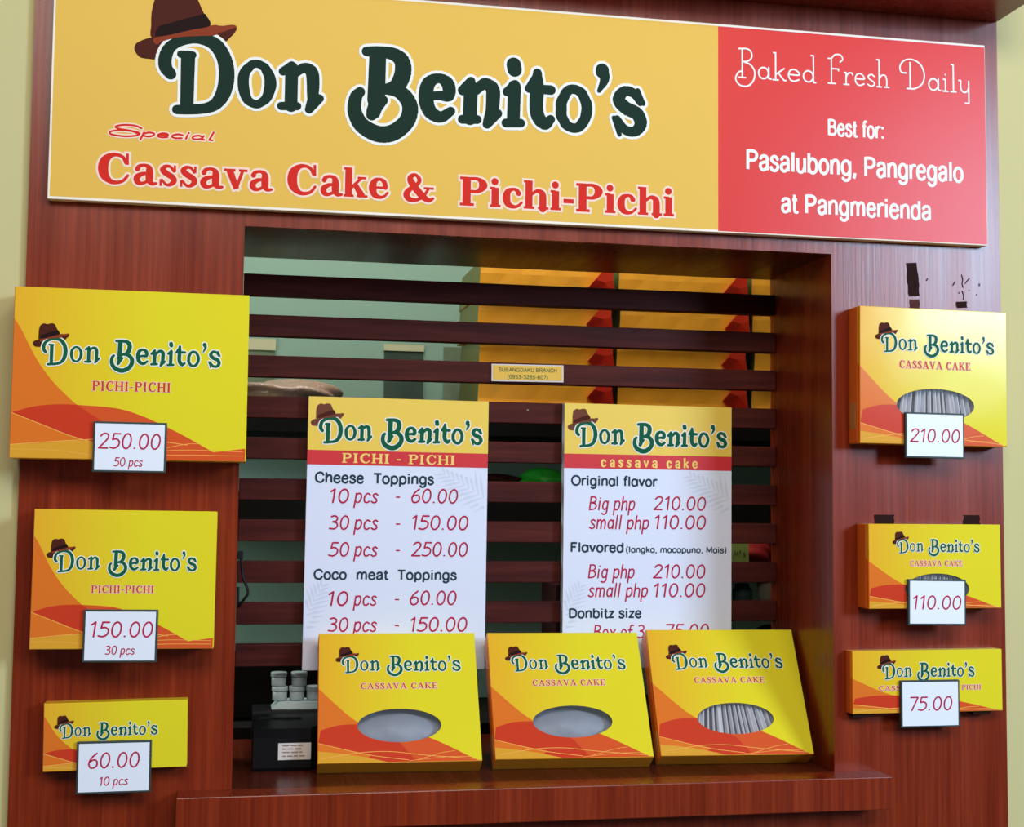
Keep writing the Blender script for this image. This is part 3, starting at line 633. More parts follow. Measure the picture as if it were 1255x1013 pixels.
# ------------------------------------------------------------------ kiosk
XL, XR, ZT, ZB = -.3599, .3669, 1.6519, 1.0088
BACK = .205
ks = empty('display_kiosk', (0, 0, 0))
tag(ks, 'reddish brown mahogany kiosk with a slatted window opening and projecting counter ledge', 'kiosk')
bm = bmesh.new()
def hole_panel(bm, X0, X1, Z0, Z1, x0, x1, z0, z1, y0, y1):
    o = [(X0, Z0), (X1, Z0), (X1, Z1), (X0, Z1)]; i = [(x0, z0), (x1, z0), (x1, z1), (x0, z1)]
    V = {}
    for y in (y0, y1):
        V[y] = ([bm.verts.new((a, y, b)) for a, b in o], [bm.verts.new((a, y, b)) for a, b in i])
    for k in range(4):
        j = (k+1) % 4
        bm.faces.new((V[y0][0][k], V[y0][0][j], V[y0][1][j], V[y0][1][k]))
        bm.faces.new((V[y1][0][j], V[y1][0][k], V[y1][1][k], V[y1][1][j]))
        bm.faces.new((V[y0][0][j], V[y0][0][k], V[y1][0][k], V[y1][0][j]))
        bm.faces.new((V[y0][1][k], V[y0][1][j], V[y1][1][j], V[y1][1][k]))
hole_panel(bm, -.6, .6, .0, 2.25, XL, XR, ZB-.001, ZT, 0, .0075)
from_bm('face_panel', bm, M['wood'], ks)
box_obj('jamb', (XL-.018, XL, .0078, BACK, ZB, ZT+.018), M['wood'], ks)
box_obj('jamb', (XR, XR+.018, .0078, BACK, ZB, ZT+.018), M['wood'], ks)
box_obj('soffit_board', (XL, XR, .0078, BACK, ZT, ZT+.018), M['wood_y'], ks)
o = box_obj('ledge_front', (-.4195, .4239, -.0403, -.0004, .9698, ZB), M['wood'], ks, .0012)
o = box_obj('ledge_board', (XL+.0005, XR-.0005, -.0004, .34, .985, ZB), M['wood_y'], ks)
box_obj('canopy', (-.6, .6, -.085, -.0005, 1.9687, 2.25), M['wood'], ks, .001)
z0 = 1.6272
for k in range(10):
    zt = z0 - k*.05275
    box_obj('slat', (XL+.0005, XR-.0005, .1848, .2030, zt-.0277, zt), M['wood_dark'], ks, .0012)
# strips and scuffs left by old tape
def tape_strip(x, z, w, h, rot, m='tape', name='tape_residue', y=0.0):
    rnd = random.Random(int(x*1000)+int(z*1000)); bm = bmesh.new(); n = 9
    L, Rr = [], []
    for i in range(n+1):
        t = i/n-.5
        L.append((-w/2 + rnd.uniform(-.06, .06)*w, t*h)); Rr.append((w/2 + rnd.uniform(-.06, .06)*w, t*h))
    c, s = math.cos(rot), math.sin(rot)
    pt = lambda p, yy: bm.verts.new((x + p[0]*c - p[1]*s, y-yy, z + p[0]*s + p[1]*c))
    prs = [(pt(a, .0004), pt(b, .0004)) for a, b in zip(L, Rr)]; prs0 = [(pt(a, 0), pt(b, 0)) for a, b in zip(L, Rr)]
    for i in range(n):
        bm.faces.new((prs[i][0], prs[i][1], prs[i+1][1], prs[i+1][0]))
        bm.faces.new((prs0[i][0], prs[i][0], prs[i+1][0], prs0[i+1][0])); bm.faces.new((prs[i][1], prs0[i][1], prs0[i+1][1], prs[i+1][1]))
    return from_bm(name, bm, M[m], ks)
tape_strip(.4776, 1.6238, .0150, .043, R(5)); tape_strip(.4795, 1.5925, .014, .012, R(3), 'wood_dark')
tape_strip(.436, 1.3175, .026, .014, 0); tape_strip(.555, 1.3190, .023, .012, 0)
tape_strip(.545, 1.594, .015, .008, R(4))
for pts in ([(.5455, 1.633), (.547, 1.627), (.546, 1.621), (.5475, 1.616)], [(.546, 1.612), (.548, 1.606), (.5475, 1.600)], [(.5500, 1.6215), (.5565, 1.629)], [(.533, 1.6185), (.5365, 1.624)],
            [(.5700, 1.619), (.5702, 1.6225)], [(.5660, 1.607), (.5667, 1.6085)], [(.5555, 1.6125), (.5560, 1.6135)], [(.541, 1.6085), (.5425, 1.610)], [(.4965, 1.623), (.4980, 1.6262)]):
    bm = bmesh.new(); tube(bm, [(a, -.0002, b) for a, b in pts], .0007, 6); from_bm('scuff_mark', bm, M['scuff'], ks)
for x, z in ((-.2505, 1.4545), (.0160, 1.4585)):
    bm = bmesh.new(); lathe(bm, [(.0016, 0), (.0016, .0005), (.0008, .0009)], x, z, 0, 10)
    for v in bm.verts: v.co = Vector((v.co.x, .1848 - v.co.z, v.co.y))
    bmesh.ops.recalc_face_normals(bm, faces=bm.faces)
    from_bm('screw', bm, M['screw'], ks)

# ------------------------------------------------------------------ banner
BW, BH = 1153.4, 262.4
bn = empty('banner_sign', (-.5781, -.0005, 1.6695))
tag(bn, 'long yellow and red shop sign across the top of the mahogany kiosk', 'sign')
box_obj('sign_board', (0, BW*.001, -.0125, 0, 0, BH*.001), M['cream_edge'], bn, .0008)
flat('yellow_field', [([[(2.6, 3.2), (790.5, 3.2), (790.5, 259.4), (2.6, 259.4)]], 0)], [M['ban_yellow']], bn, .0127)
flat('red_field', [([[(790.5, 1.6), (BW-.8, 1.6), (BW-.8, 259.4), (790.5, 259.4)]], 0)], [M['ban_red']], bn, .0127)
flat('pinstripe', [(polys_of([([(790.5, 259.9, 1.2), (BW-1, 259.9, 1.2)], False)]), 0)], [M['white']], bn, .0128)
for tx, st, x0, x1, yb, cap in TXT['banner']:
    if st == 'logo': logo(bn, x0, x1, yb, .0131, 'ink_green_dark', 3.3, 1.0, 'dark')
    elif st == 'serif': lettering('product_lettering', bn, tx, st, x0, x1, yb, cap, .0130, 'ink_red', 2.4, 'pink_edge')
    elif st == 'script': lettering('product_lettering', bn, tx, st, x0, x1, yb, cap*.72, .0130, 'ink_red', 1.4, 'pink_edge', 10.5)
    elif st == 'deco': lettering('slogan_lettering', bn, tx, st, x0, x1, yb, cap, .0130, 'white', 0, None, 5.0)
    else: sans_mesh('slogan_lettering', tx, x0, x1, yb, cap, 17, M['white'], bn, .0130)

# ------------------------------------------------------------------ cake cartons
def ellipse(cx, cy, rx, ry, n=56): return [(cx+rx*math.cos(2*math.pi*i/n), cy+ry*math.sin(2*math.pi*i/n)) for i in range(n)]
def wave_layers(w, h, kind):
    """printed swooshes of the carton face in mm (materials: 0 yellow 1 orange 2 deep red 3 mid 4 gold 5 line)"""
    small = kind == 'pichi_small'; us = .74 if small else 1.0
    if small: kind = 'pichi'
    P = lambda l: [(a*w*us, b*h) for a, b in l]
    if kind == 'pichi':
        c1 = [(0, .815), (.035, .74), (.095, .585), (.165, .455), (.235, .36), (.275, .313)]
        top = [(0, .262), (.10, .302), (.206, .316), (.31, .313), (.43, .302), (.507, .278), (.60, .23), (.72, .154), (.862, .05)]
        lo = [(0, .262), (.12, .20), (.28, .12), (.45, .06)]
        split = [(.275, .313), (.36, .24), (.46, .16)]
    else:
        c1 = [(0, .56), (.06, .49), (.12, .42), (.19, .345), (.26, .283)]
        top = [(0, .235), (.07, .262), (.14, .28), (.25, .283), (.37, .272), (.50, .245), (.62, .205), (.76, .135), (.97, .005)]
        lo = [(0, .145), (.12, .108), (.27, .07), (.42, .035)]
        split = [(.26, .283), (.38, .215), (.50, .14)]
    s = lambda l, k=5: smooth_pts([tuple(p) for p in l], k)
    C1, TP, LO, SP = (s(P(l)) for l in (c1, top, lo, split))
    orange = [(0, 0)] + [(w*.45, 0)] + [p for p in TP[::-1] if p[0] <= w*.62 and p[0] > C1[-1][0]] + C1[::-1]
    band = LO[::-1] + [p for p in TP if True] + [(w*.99, 0), (w*.45, 0)]
    band = [(0, LO[0][1])] + TP[1:] + [(w, 0)] + [(w*.5, 0)] + LO[::-1][:-1]
    midp = SP + [(w*.6, 0)] + [(w, 0)] + [p for p in TP[::-1] if p[0] > SP[0][0]]
    corner = [(w*.86, 0), (w, 0), (w, h*.075), (w*.86, h*.05)] if kind == 'pichi' else [(w*.97, 0), (w, 0), (w, .004*h)]
    gold = [(0, 0), (w*.46, 0), (w*.40, h*.105), (w*.25, h*.105), (w*.12, h*.085), (0, h*.075)] if kind == 'pichi' else [(0, 0), (w*.42, 0), (w*.28, h*.04), (w*.12, h*.07), (0, h*.085)]
    def ln(l, t=.75): return ribbon([(a, b, t) for a, b in s(P(l), 6)], 0, False)
    if kind == 'pichi':
        lines = ln([(0, .262), (.12, .20), (.28, .12), (.45, .075), (.62, .06)]) + ln([(0, .075), (.2, .10), (.40, .118), (.56, .12), (.75, .09)]) + ln([(.5, .03), (.72, .06), (.99, .055)], .6) + ln([(.5, .02), (.72, .09), (.80, .10)], .6) + ln([(.4, .01), (.7, .03), (.99, .03)], .6) + ln([(0, .05), (.2, .045), (.4, .01)], .5)
    else:
        lines = ln([(0, .145), (.12, .108), (.31, .053), (.55, .012)]) + ln([(.02, .03), (.18, .06), (.30, .075), (.45, .075), (.66, .045), (.97, .012)]) + ln([(.6, .01), (.75, .06), (.84, .075)], .6) + ln([(.55, .005), (.78, .03), (.95, .03)], .5)
    if small:
        W0 = w*us; 
        band = [(0, LO[0][1])] + TP[1:] + [(W0*.97, 0), (W0*.5, 0)] + LO[::-1][:-1]
        midp = SP + [(W0*.6, 0), (W0*.97, 0)] + [p for p in TP[::-1] if p[0] > SP[0][0]]
        corner = [(W0*.9, 0), (W0*.95, 0), (W0*.92, h*.01)]
    return [(lines, 5), ([midp], 3), ([corner], 3), ([band], 2), ([gold], 4), ([[(w*.28, 0), (w*.62, 0), (w*.50, h*.08), (w*.36, h*.10)]], 2), ([orange], 1), ([[(0, 0), (w, 0), (w, h), (0, h)]], 0)]
CM = lambda: [M['carton'], M['c_orange'], M['c_deep'], M['c_mid'], M['c_gold'], M['c_line'], M['c_side'], M['inner'], M['c_lip']]
def carton_mesh(parent, w, h, t, kind, oval=None):
    """w, h, t in mm; face frame origin = bottom-left of the printed face, depth goes to +y"""
    rect = [(0, 0), (w, 0), (w, h), (0, h)]
    def clip(poly):                                         # keep print inside the face
        return [(min(max(a, 0.0), w), min(max(b, 0.0), h)) for a, b in poly]
    L = [([clip(p) for p in polys], mi) for polys, mi in wave_layers(w, h, kind)]
    if oval: L.insert(0, ([ellipse(*oval)], None))
    v, f, mm = arrange(L, 1e-4)
    bm = bmesh.new(); vv = [bm.verts.new((p.x*.001, 0, p.y*.001)) for p in v]
    for tri, m in zip(f, mm):
        try: bm.faces.new([vv[i] for i in tri]).material_index = m
        except ValueError: pass
    k = .001; W_, H_, T_ = w*k, h*k, t*k; b = min(.0012, T_*.1)
    def quad(ps, mi): bm.faces.new([bm.verts.new(p) for p in ps]).material_index = mi
    # rounded front rim then sides and back
    e = .0006
    F0 = [(0, 0, 0), (W_, 0, 0), (W_, 0, H_), (0, 0, H_)]
    F1 = [(-e, e, -e), (W_+e, e, -e), (W_+e, e, H_+e), (-e, e, H_+e)]
    F2 = [(-e, T_, -e), (W_+e, T_, -e), (W_+e, T_, H_+e), (-e, T_, H_+e)]
    # bottom, right, top, left
    sidem = [8, 0, 0, 6]
    for i in range(4):
        j = (i+1) % 4
        quad((F0[j], F0[i], F1[i], F1[j]), [8, 0, 0, 1][i])
        if i == 3:                                          # left side: amber above, orange below, following the swoosh
            zc = (.815 if kind[:5] == 'pichi' else .56)*H_
            quad(((-e, e, H_+e), (-e, e, zc), (-e, T_, zc+.12*H_), (-e, T_, H_+e)), 8)
            quad(((-e, e, zc), (-e, e, -e), (-e, T_, -e), (-e, T_, zc+.12*H_)), 6)
        else: quad((F1[j], F1[i], F2[i], F2[j]), sidem[i])
    quad(F2, 7)
    # lid seam: the outer sleeve stops short of the back
    s2 = .0004
    for (xa, xb, za, zb) in ((-e-s2, -e, -e, H_+e), (W_+e, W_+e+s2, -e, H_+e)):
        bx(bm, xa, xb, T_*.25, T_-.0005, za+.001, zb-.001, 6 if xa < 0 else 0)
    if oval:                                                # cut edge of the oval
        ov = ellipse(*oval); n = len(ov)
        for i in range(n):
            a, c = ov[i], ov[(i+1) % n]
            quad([(a[0]*k, 0, a[1]*k), (c[0]*k, 0, c[1]*k), (c[0]*k, .0014, c[1]*k), (a[0]*k, .0014, a[1]*k)], 7)
    return from_bm('carton', bm, CM(), parent)
def window_parts(parent, oval, style, depth):
    cx, cy, rx, ry = oval; k = .001
    flat('window_film', [([ellipse(cx, cy, rx+3, ry+3, 48)], 0)], [M['film']], parent, -.0012)
    bm = bmesh.new()
    nx, nz = (110, 8) if style == 'pleat' else (28, 16)
    rnd = random.Random(int(cx*10)+int(cy)); ph = [rnd.uniform(-.5, .5) for _ in range(60)]
    g = []
    for j in range(nz+1):
        row = []
        for i in range(nx+1):
            u, v = i/nx*2-1, j/nz*2-1
            x = cx + u*(rx+5); z = cy + v*(ry+5)
            if style == 'pleat':
                fan = x + (v*.5+.5)*(-u)*3
                q = (i/nx*18 + ph[int(i/nx*18) % 60]*.4)
                y = depth*.001*(.55 + .45*math.cos(2*math.pi*q)) + .003 + .0015*(v+1)
                x = cx + (u*(1-.10*v))*(rx+6)
            else:
                d = min(1.3, u*u + v*v); y = .003 + .0125*d + .004*max(0, v) + .0006*math.sin(9*u+4*v)
            row.append(bm.verts.new((x*k, y, z*k)))
        g.append(row)
    for j in range(nz):
        for i in range(nx):
            f = bm.faces.new((g[j][i], g[j][i+1], g[j+1][i+1], g[j+1][i]))
            if style == 'pleat' and g[j][i].co.y + g[j][i+1].co.y > depth*.001*1.36 + .006 + .003*(2*j/nz): f.material_index = 1
    from_bm('paper_liner' if style == 'pleat' else 'wrapped_cake', bm, [M['liner'], M['cake']] if style == 'pleat' else M['tray_grey'], parent, True)
def cake_box(name, label, key, w, h, t, origin, rot, kind, oval=None, win=None, group=None, logo_key='box'):
    """origin: world position of the face's bottom-left corner"""
    r = empty(name, origin, rot); tag(r, label, 'box', group)
    carton_mesh(r, w, h, t, kind, oval)
    if oval: window_parts(r, oval, win, min(11, t*.4))
    for tx, st, x0, x1, yb, cap in TXT[key]:
        if st == 'logo': logo(r, x0, x1, yb, .00045, 'ink_green', 3.4, .74, 'dark', 'box')
        else: lettering('flavour_lettering', r, tx, st, x0, x1, yb, cap, .0003, 'ink_maroon', .5, 'pink_edge')
    return r
def face_origin(cx, cz, w, h, roll, Y):
    a = R(roll); return (cx - w/2*math.cos(a) + h/2*math.sin(a), Y, cz - w/2*math.sin(a) - h/2*math.cos(a)), (0, -a, 0)
WALLBOX = {
 'b250': (-.4784, 1.4701, .2493, .1853, -.05, -.05, .0495, 'pichi', None, None, 'largest yellow pichi-pichi box, top of the left column, behind the 250.00 card'),
 'b150': (-.48, 1.2464, .1923, .1494, -.3, -.045, .0445, 'pichi', None, None, 'medium yellow pichi-pichi box on the left column, behind the 150.00 card'),
 'b60': (-.4864, 1.0748, .1511, .0722, .7, -.022, .0215, 'pichi_small', None, None, 'smallest yellow box low on the left column, behind the 60.00 card'),
 'b210': (.4886, 1.4967, .1975, .1689, -.4, -.032, .0315, 'cassava', (100.6, 48.8, 52.5, 20.5), 'pleat', 'large yellow cassava cake box with oval window, top of the right column'),
 'b110': (.4875, 1.2615, .176, .1023, .1, -.032, .0315, 'cassava', (90.1, 23.3, 43, 19), 'pleat', 'mid-size yellow cassava cake box on the right column, behind the 110.00 card'),
 'b75': (.4834, 1.1194, .1999, .075, .2, -.018, .0175, 'cassava', None, None, 'flat low yellow box at the bottom of the right column, behind the 75.00 card')}
for key, (cx, cz, w, h, roll, Y, t, kind, oval, win, lab) in WALLBOX.items():
    o, rt = face_origin(cx, cz, w, h, roll, Y)
    r = cake_box('cake_box', lab, key, w*1000, h*1000, t*1000, o, rt, kind, oval, win, 'cake boxes mounted on the kiosk columns')
    if key == 'b75':
        for x in (.002, .162): box_obj('mounting_tab', (x, x+.024, .004, .0175, -.0050, -.0007), M['tape'], r)
    if key == 'b210':
        flat('round_sticker', [([ellipse(190, 163.5, 4, 4, 20)], 0)], [M['film']], r, .0004)
        box_obj('tape_patch', (-.0012, -.0007, .012, .026, .018, .050), M['clear_tape'], r)
LEAN = {'A': (-.1621, .0742, -2.5, 32.5, 'front', 'leftmost yellow cassava cake box leaning on the ledge, with misty grey oval window', (97.4, 46.2, 50.8, 21.6), 'mist'),
        'B': (.0509, .0689, -3.06, 33.27, 'middle', 'middle yellow cassava cake box leaning on the ledge, with plain grey oval window', (99.1, 47.4, 50, 21.2), 'mist'),
        'C': (.2597, .0682, -4.23, 30.74, 'right', 'rightmost leaning yellow cassava cake box, pleated white paper showing in its oval window', (101.7, 47.6, 49.4, 20.8), 'pleat')}
for key, (X, Y, rz, ti, _, lab, oval, win) in LEAN.items():
    w, h, t = .195, .17, .03
    rot = Matrix.Rotation(R(rz), 3, 'Z') @ Matrix.Rotation(-R(ti), 3, 'X')
    o = Vector((X, Y, 1.0096)) + rot @ Vector((-w/2, -t, 0))
    r = cake_box('cake_box', lab, key, w*1000, h*1000, t*1000, o, (0, 0, 0), 'cassava', oval, win, 'cassava cake boxes leaning on the ledge')
    r.rotation_euler = rot.to_euler()
    if key != 'A': box_obj('tape_patch', (-.0016, -.0011, .006, .016, .008, .034), M['clear_tape'], r)

# ------------------------------------------------------------------ price cards
CARD = {'c250': (-.4778, 1.3905, .0777, .0551, -.2, -.0552), 'c150': (-.4824, 1.1856, .0781, .0568, -.55, -.0502), 'c60': (-.4869, 1.0414, .079, .0563, .2, -.0272),
        'c210': (.4863, 1.4231, .0793, .0564, -.3, -.0372), 'c110': (.4869, 1.2176, .0771, .0562, -.6, -.0372), 'c75': (.4836, 1.0925, .0786, .0575, 0, -.0232)}
for key, (cx, cz, w, h, roll, Y) in CARD.items():
    o, rt = face_origin(cx, cz, w, h, roll, Y)
    price = TXT[key][0][0]
    r = empty('price_card', o, rt)
    tag(r, 'small white price card reading %s on a yellow cake box' % price, 'price card', 'price cards on the mounted boxes')
    depth = {'c250': .0048, 'c150': .0048, 'c60': .0048}.get(key, .0048)
    box_obj('card_backing', (0, w, .0004, depth, 0, h), M['card_frame'], r, .0006)
    box_obj('card_face', (.0022, w-.0022, 0, .0008, .0022, h-.0022), M['card_white'], r)
    for i, (tx, st, x0, x1, yb, cap) in enumerate(TXT[key]):
        lettering('price_lettering' if i == 0 else 'quantity_lettering', r, tx, st, x0, x1, yb, cap, .0002, 'ink_crimson', 0, None, 10 if i == 0 else 12)

# ------------------------------------------------------------------ menu boards
def palm(cx, cy, ang, L, n, side):
    polys = []
    for i in range(n):
        t = i/(n-1); bx_, by_ = cx + math.cos(ang)*L*t, cy + math.sin(ang)*L*t
        for s in (-1, 1):
            a = ang + s*R(52 - 18*t); l = L*(.55 - .3*t)*(.7+.3*math.sin(t*3))
            polys += ribbon([(bx_, by_, 1.0), (bx_ + math.cos(a)*l*.5, by_ + math.sin(a)*l*.5, 3.6), (bx_ + math.cos(a+s*.06)*l, by_ + math.sin(a+s*.06)*l, .4)], 0, False)
    return polys
for key, (cx, cz, w, h, roll, Y), (zb, zr), lab in (
    ('pL', (-.1577, 1.2943, .2345, .3482, -.3, .17), (279.6, 260.9), 'left white menu board with pichi-pichi prices, hung on the slats'),
    ('pR', (.1795, 1.2934, .2335, .3495, -.15, .17), (282.4, 263.2), 'right white menu board with cassava cake prices, hung on the slats')):
    o, rt = face_origin(cx, cz, w, h, roll, Y)
    r = empty('menu_board', o, rt); tag(r, lab, 'menu board', 'menu boards on the slats')
    mw, mh = w*1000, h*1000
    box_obj('board', (0, w, .0002, .0140, 0, h), M['board_white'], r)
    flat('yellow_header', [([[(0, zb), (mw, zb), (mw, mh), (0, mh)]], 0)], [M['board_yellow']], r, .0000)
    flat('red_band', [([[(0, zr), (mw, zr), (mw, zb), (0, zb)]], 0)], [M['board_red']], r, .0000)
    def inside(ps):
        return [p for p in ps if all(.5 < a < mw-.5 and .5 < b < zr-1 for a, b in p)]
    flat('palm_print', [(inside(palm(mw+8, zr-46, R(150), 74, 11, 1)), 0)], [M['palm']], r, -.0001)
    flat('palm_print', [(inside(palm(-6, 52, R(62), 60, 10, 1)), 0)], [M['palm']], r, -.0001)
    for tx, st, x0, x1, yb, cap in TXT[key]:
        if st == 'logo': logo(r, x0, x1, yb, .0004, 'ink_green', 3.6, .86, 'tan', 'board')
        elif st == 'caps' or st == 'fat': lettering('flavour_lettering', r, tx, st, x0, x1, yb, cap, .0002, 'ink_gold')
        elif st == 'tek': lettering('price_lettering', r, tx, st, x0, x1, yb, cap, .0002, 'ink_crimson', 0, None, 10.5)
        else: sans_mesh('heading_lettering', tx.replace('a', '\u03b1') if key == 'pR' else tx, x0, x1, yb, cap, 17.5, M['ink_slate'], r, .0002)
o, rt = face_origin(.0149, 1.5079, .0981, .0232, .5, .1808)
r = empty('branch_sign', o, rt); tag(r, 'tiny yellow branch name plate on a dark slat above the menu boards', 'sign')
box_obj('sign_plate', (0, .0981, .0004, .0038, 0, .0232), M['label_paper'], r, .0004)
box_obj('plate_face', (.0022, .0959, 0, .0006, .0022, .0214), M['ban_yellow'], r)
for tx, st, x0, x1, yb, cap in TXT['br']: sans_mesh('branch_lettering', tx, x0, x1, yb, cap, 13, M['ink_green'], r, .0002)

# ------------------------------------------------------------------ back room: shelves and what stands on them
def shelf(name, x0, x1, y0, y1, z0, z1, m, label):
    r = empty(name, ((x0+x1)/2, y1, z1)); tag(r, label, 'shelf')
    cx, cy, cz = r.location
    bm = bmesh.new(); bx(bm, x0-cx, x1-cx, y0-cy, y1-cy, z0-cz, z1-cz, 0, .0015); from_bm('shelf_board', bm, M[m], r)
    for x in (x0+.06, x1-.06):
        bm = bmesh.new(); bx(bm, x-cx-.008, x-cx+.008, -.16, 0, z0-cz-.012, z0-cz); bx(bm, x-cx-.008, x-cx+.008, -.012, 0, z0-cz-.03, z0-cz-.012)
        from_bm('bracket', bm, M['black_board'], r)
    return r
SH1, SH2 = 1.4865, 1.3500
shelf('wall_shelf', -.62, .95, .50, .85, SH1-.047, SH1, 'black_board', 'black upper wall shelf behind the slats, carrying the stacked cake boxes')
shelf('wall_shelf', -.62, .95, .50, .85, SH2-.044, SH2, 'black_board', 'black lower wall shelf behind the slats, half hidden by the menu boards')

def stack_box_proto():
    r = empty('stacked_cake_box', (0, 0, 0))
    w, d, h = .216, .200, .0575
    bm = bmesh.new(); nx, nz = 10, 4
    # slightly bulging sleeve: tapered sides, lid lip at the bottom of the front
    g = []
    prof = [(-.000, 0), (-.0025, .006), (-.001, .012), (.0015, .035), (.006, h-.003), (.010, h)]
    for y, z in prof: g.append([bm.verts.new((i/nx*w - (0 if 0 < i < nx else 0) + (.004*(z/h))*(1-2*i/nx), y + .0005*math.sin(i*1.9+z*90), z)) for i in range(nx+1)])
    for a, b in zip(g, g[1:]):
        for i in range(nx): bm.faces.new((a[i], a[i+1], b[i+1], b[i]))
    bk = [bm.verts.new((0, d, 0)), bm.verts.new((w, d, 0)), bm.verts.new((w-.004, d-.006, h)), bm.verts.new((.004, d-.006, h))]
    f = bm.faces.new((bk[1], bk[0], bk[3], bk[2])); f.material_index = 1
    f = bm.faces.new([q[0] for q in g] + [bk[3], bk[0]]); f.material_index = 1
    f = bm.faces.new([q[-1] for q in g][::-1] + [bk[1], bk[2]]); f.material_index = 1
    bm.faces.new(g[-1] + [bk[2], bk[3]]); bm.faces.new(g[0][::-1] + [bk[0], bk[1]])
    bmesh.ops.recalc_face_normals(bm, faces=bm.faces)
    from_bm('carton', bm, [M['stack'], M['stack_shaded_side']], r)
    # lid lip with a printed orange stretch
    bm = bmesh.new(); bx(bm, -.003, w+.003, -.0052, -.0032, 0, .0065); bx(bm, .078, .128, -.0058, -.0050, .0002, .0060, 1)
    from_bm('lid_lip', bm, [M['stack'], M['c_mid']], r)
    # glossy red wrapper corner, folded like a bow
    bm = bmesh.new()
    pts = [(.176, .018), (.186, .030), (.200, .046), (.217, .054), (.2155, .030), (.219, .002), (.196, .003), (.184, .010)]
    a = [bm.verts.new((x, -.0064 - .003*math.sin(i*1.7), z)) for i, (x, z) in enumerate(pts)]
    b = [bm.verts.new((x, -.0012, z)) for x, z in pts]; c = bm.verts.new((.202, -.0090, .026))
    for i in range(len(pts)):
        j = (i+1) % len(pts); bm.faces.new((a[i], a[j], c)); bm.faces.new((b[i], b[j], a[j], a[i]))
    bmesh.ops.recalc_face_normals(bm, faces=bm.faces)
    from_bm('red_wrapper_corner', bm, M['stack_red'], r)
    return r
def copy_tree(o):
    c = o.copy(); C.objects.link(c)
    for ch in o.children:
        k = ch.copy(); C.objects.link(k); k.parent = c
    return c
pr = stack_box_proto(); first = True
rowname = ['bottom', 'second from the bottom', 'third from the bottom', 'top']
for ci, (x, n) in enumerate(((.0025, 'left'), (.2285, 'middle'), (.4555, 'right'))):
    for k in range(4):
        b = pr if first else copy_tree(pr); first = False
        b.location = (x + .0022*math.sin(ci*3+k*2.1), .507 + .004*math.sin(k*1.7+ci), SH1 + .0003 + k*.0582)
        tag(b, 'amber cake box behind the slats, %s in the %s stack' % (rowname[k], n), 'box', 'amber cake boxes stacked on the upper shelf')

def paper(name, x0, x1, z0, z1, m, label, strip=None, y=.8495, group=None):
    r = empty(name, (x0, y, z0)); tag(r, label, 'note', group)
    w, h = x1-x0, z1-z0
    bm = bmesh.new(); n = 6
    for q in range(2):
        pass
    f = [[bm.verts.new((w*i/n, -.0012 - .006*(1-j/n)**2*(1+.3*math.sin(i)), h*j/n)) for i in range(n+1)] for j in range(n+1)]
    for j in range(n):
        for i in range(n): bm.faces.new((f[j][i], f[j][i+1], f[j+1][i+1], f[j+1][i]))
    bmesh.ops.solidify(bm, geom=bm.faces[:], thickness=.0008)
    from_bm('sheet', bm, M[m], r)
    if strip: box_obj('top_strip', (-.001, w+.001, -.0035, -.0022, h-strip, h), M['note_top'], r)
    return r
paper('wall_note', -.352, -.302, 1.525, 1.622, 'note', 'pale note taped to the teal wall, far left behind the slats', .020, group='notes on the teal wall')
paper('wall_note', -.109, -.0385, 1.520, 1.620, 'note_dim', 'grey-green sheet with cream top on the teal wall above the pichi-pichi board', .012, group='notes on the teal wall')
paper('wall_note', -.002, .040, 1.518, 1.618, 'note', 'narrow grey sheet on the teal wall beside the box stack', None, group='notes on the teal wall')

def blob(name, cx, cy, z, rx, ry, rz, m, seed, parent=None, n=20, rough=.18, taper=.0):
    bm = bmesh.new(); bmesh.ops.create_uvsphere(bm, u_segments=n*2, v_segments=n, radius=1)
    rnd = random.Random(seed); fr = [(rnd.uniform(2, 7), rnd.uniform(2, 7), rnd.uniform(2, 7), rnd.uniform(0, 6)) for _ in range(6)]
    for v in bm.verts:
        p = v.co.copy(); s = 1 + rough*sum(math.sin(a*p.x+b*p.y+c*p.z+d) for a, b, c, d in fr)/3
        zz = max(p.z*s, -.82)
        v.co = Vector((cx+p.x*rx*s*(1-taper*p.z), cy+p.y*ry*s, z+(zz+.82)*rz))
    return from_bm(name, bm, M[m], parent, True)
o = blob('plastic_bag', -.285, .60, SH1+.0004, .082, .06, .022, 'bag', 3); tag(o, 'crinkled brownish plastic bag lying on the upper shelf at far left', 'bag')
o = blob('green_plastic_bag', .118, .565, SH2+.0004, .044, .035, .022, 'green', 8, rough=.25); tag(o, 'bright green crumpled plastic lying on the lower shelf between the menu boards', 'bag')
o = blob('dark_cloth', .038, .565, SH2+.0004, .050, .03, .017, 'dark_cloth', 5, rough=.2); tag(o, 'dark reddish cloth lying on the lower shelf left of the green plastic', 'cloth')

# low rack just inside the opening, right end
r = empty('storage_rack', (.415, .43, 1.0253)); tag(r, 'dark wooden storage rack on the back counter, right of the cassava cake board', 'rack')
for z in (1.1805, 1.2400): box_obj('rack_board', (-.080, .080, -.06, .06, z-1.0253-.010, z-1.0253), M['black_board'], r)
for x in (-.090, .080): box_obj('rack_side', (x, x+.010, -.06, .06, 0, .245), M['black_board'], r)
bm = bmesh.new(); lathe(bm, [(.0125, 0), (.0135, .002), (.0175, .043), (.0178, .0445), (.0162, .0445), (.0120, .004)], 0, 0, 0, 28)
o = from_bm('drinking_cup', bm, M['cup'], None, True); o.location = (.443, .410, 1.1808); tag(o, 'off-white cup on the dark rack right of the cassava cake board', 'cup')
bm = bmesh.new(); lathe(bm, [(.014, 0), (.015, .002), (.015, .024), (.011, .030), (.011, .034), (.004, .035)], 0, 0, 0, 28)
o = from_bm('small_jar', bm, M['tin'], None, True); o.location = (.409, .430, 1.1808); tag(o, 'dull grey-teal jar standing left of the off-white cup', 'jar')
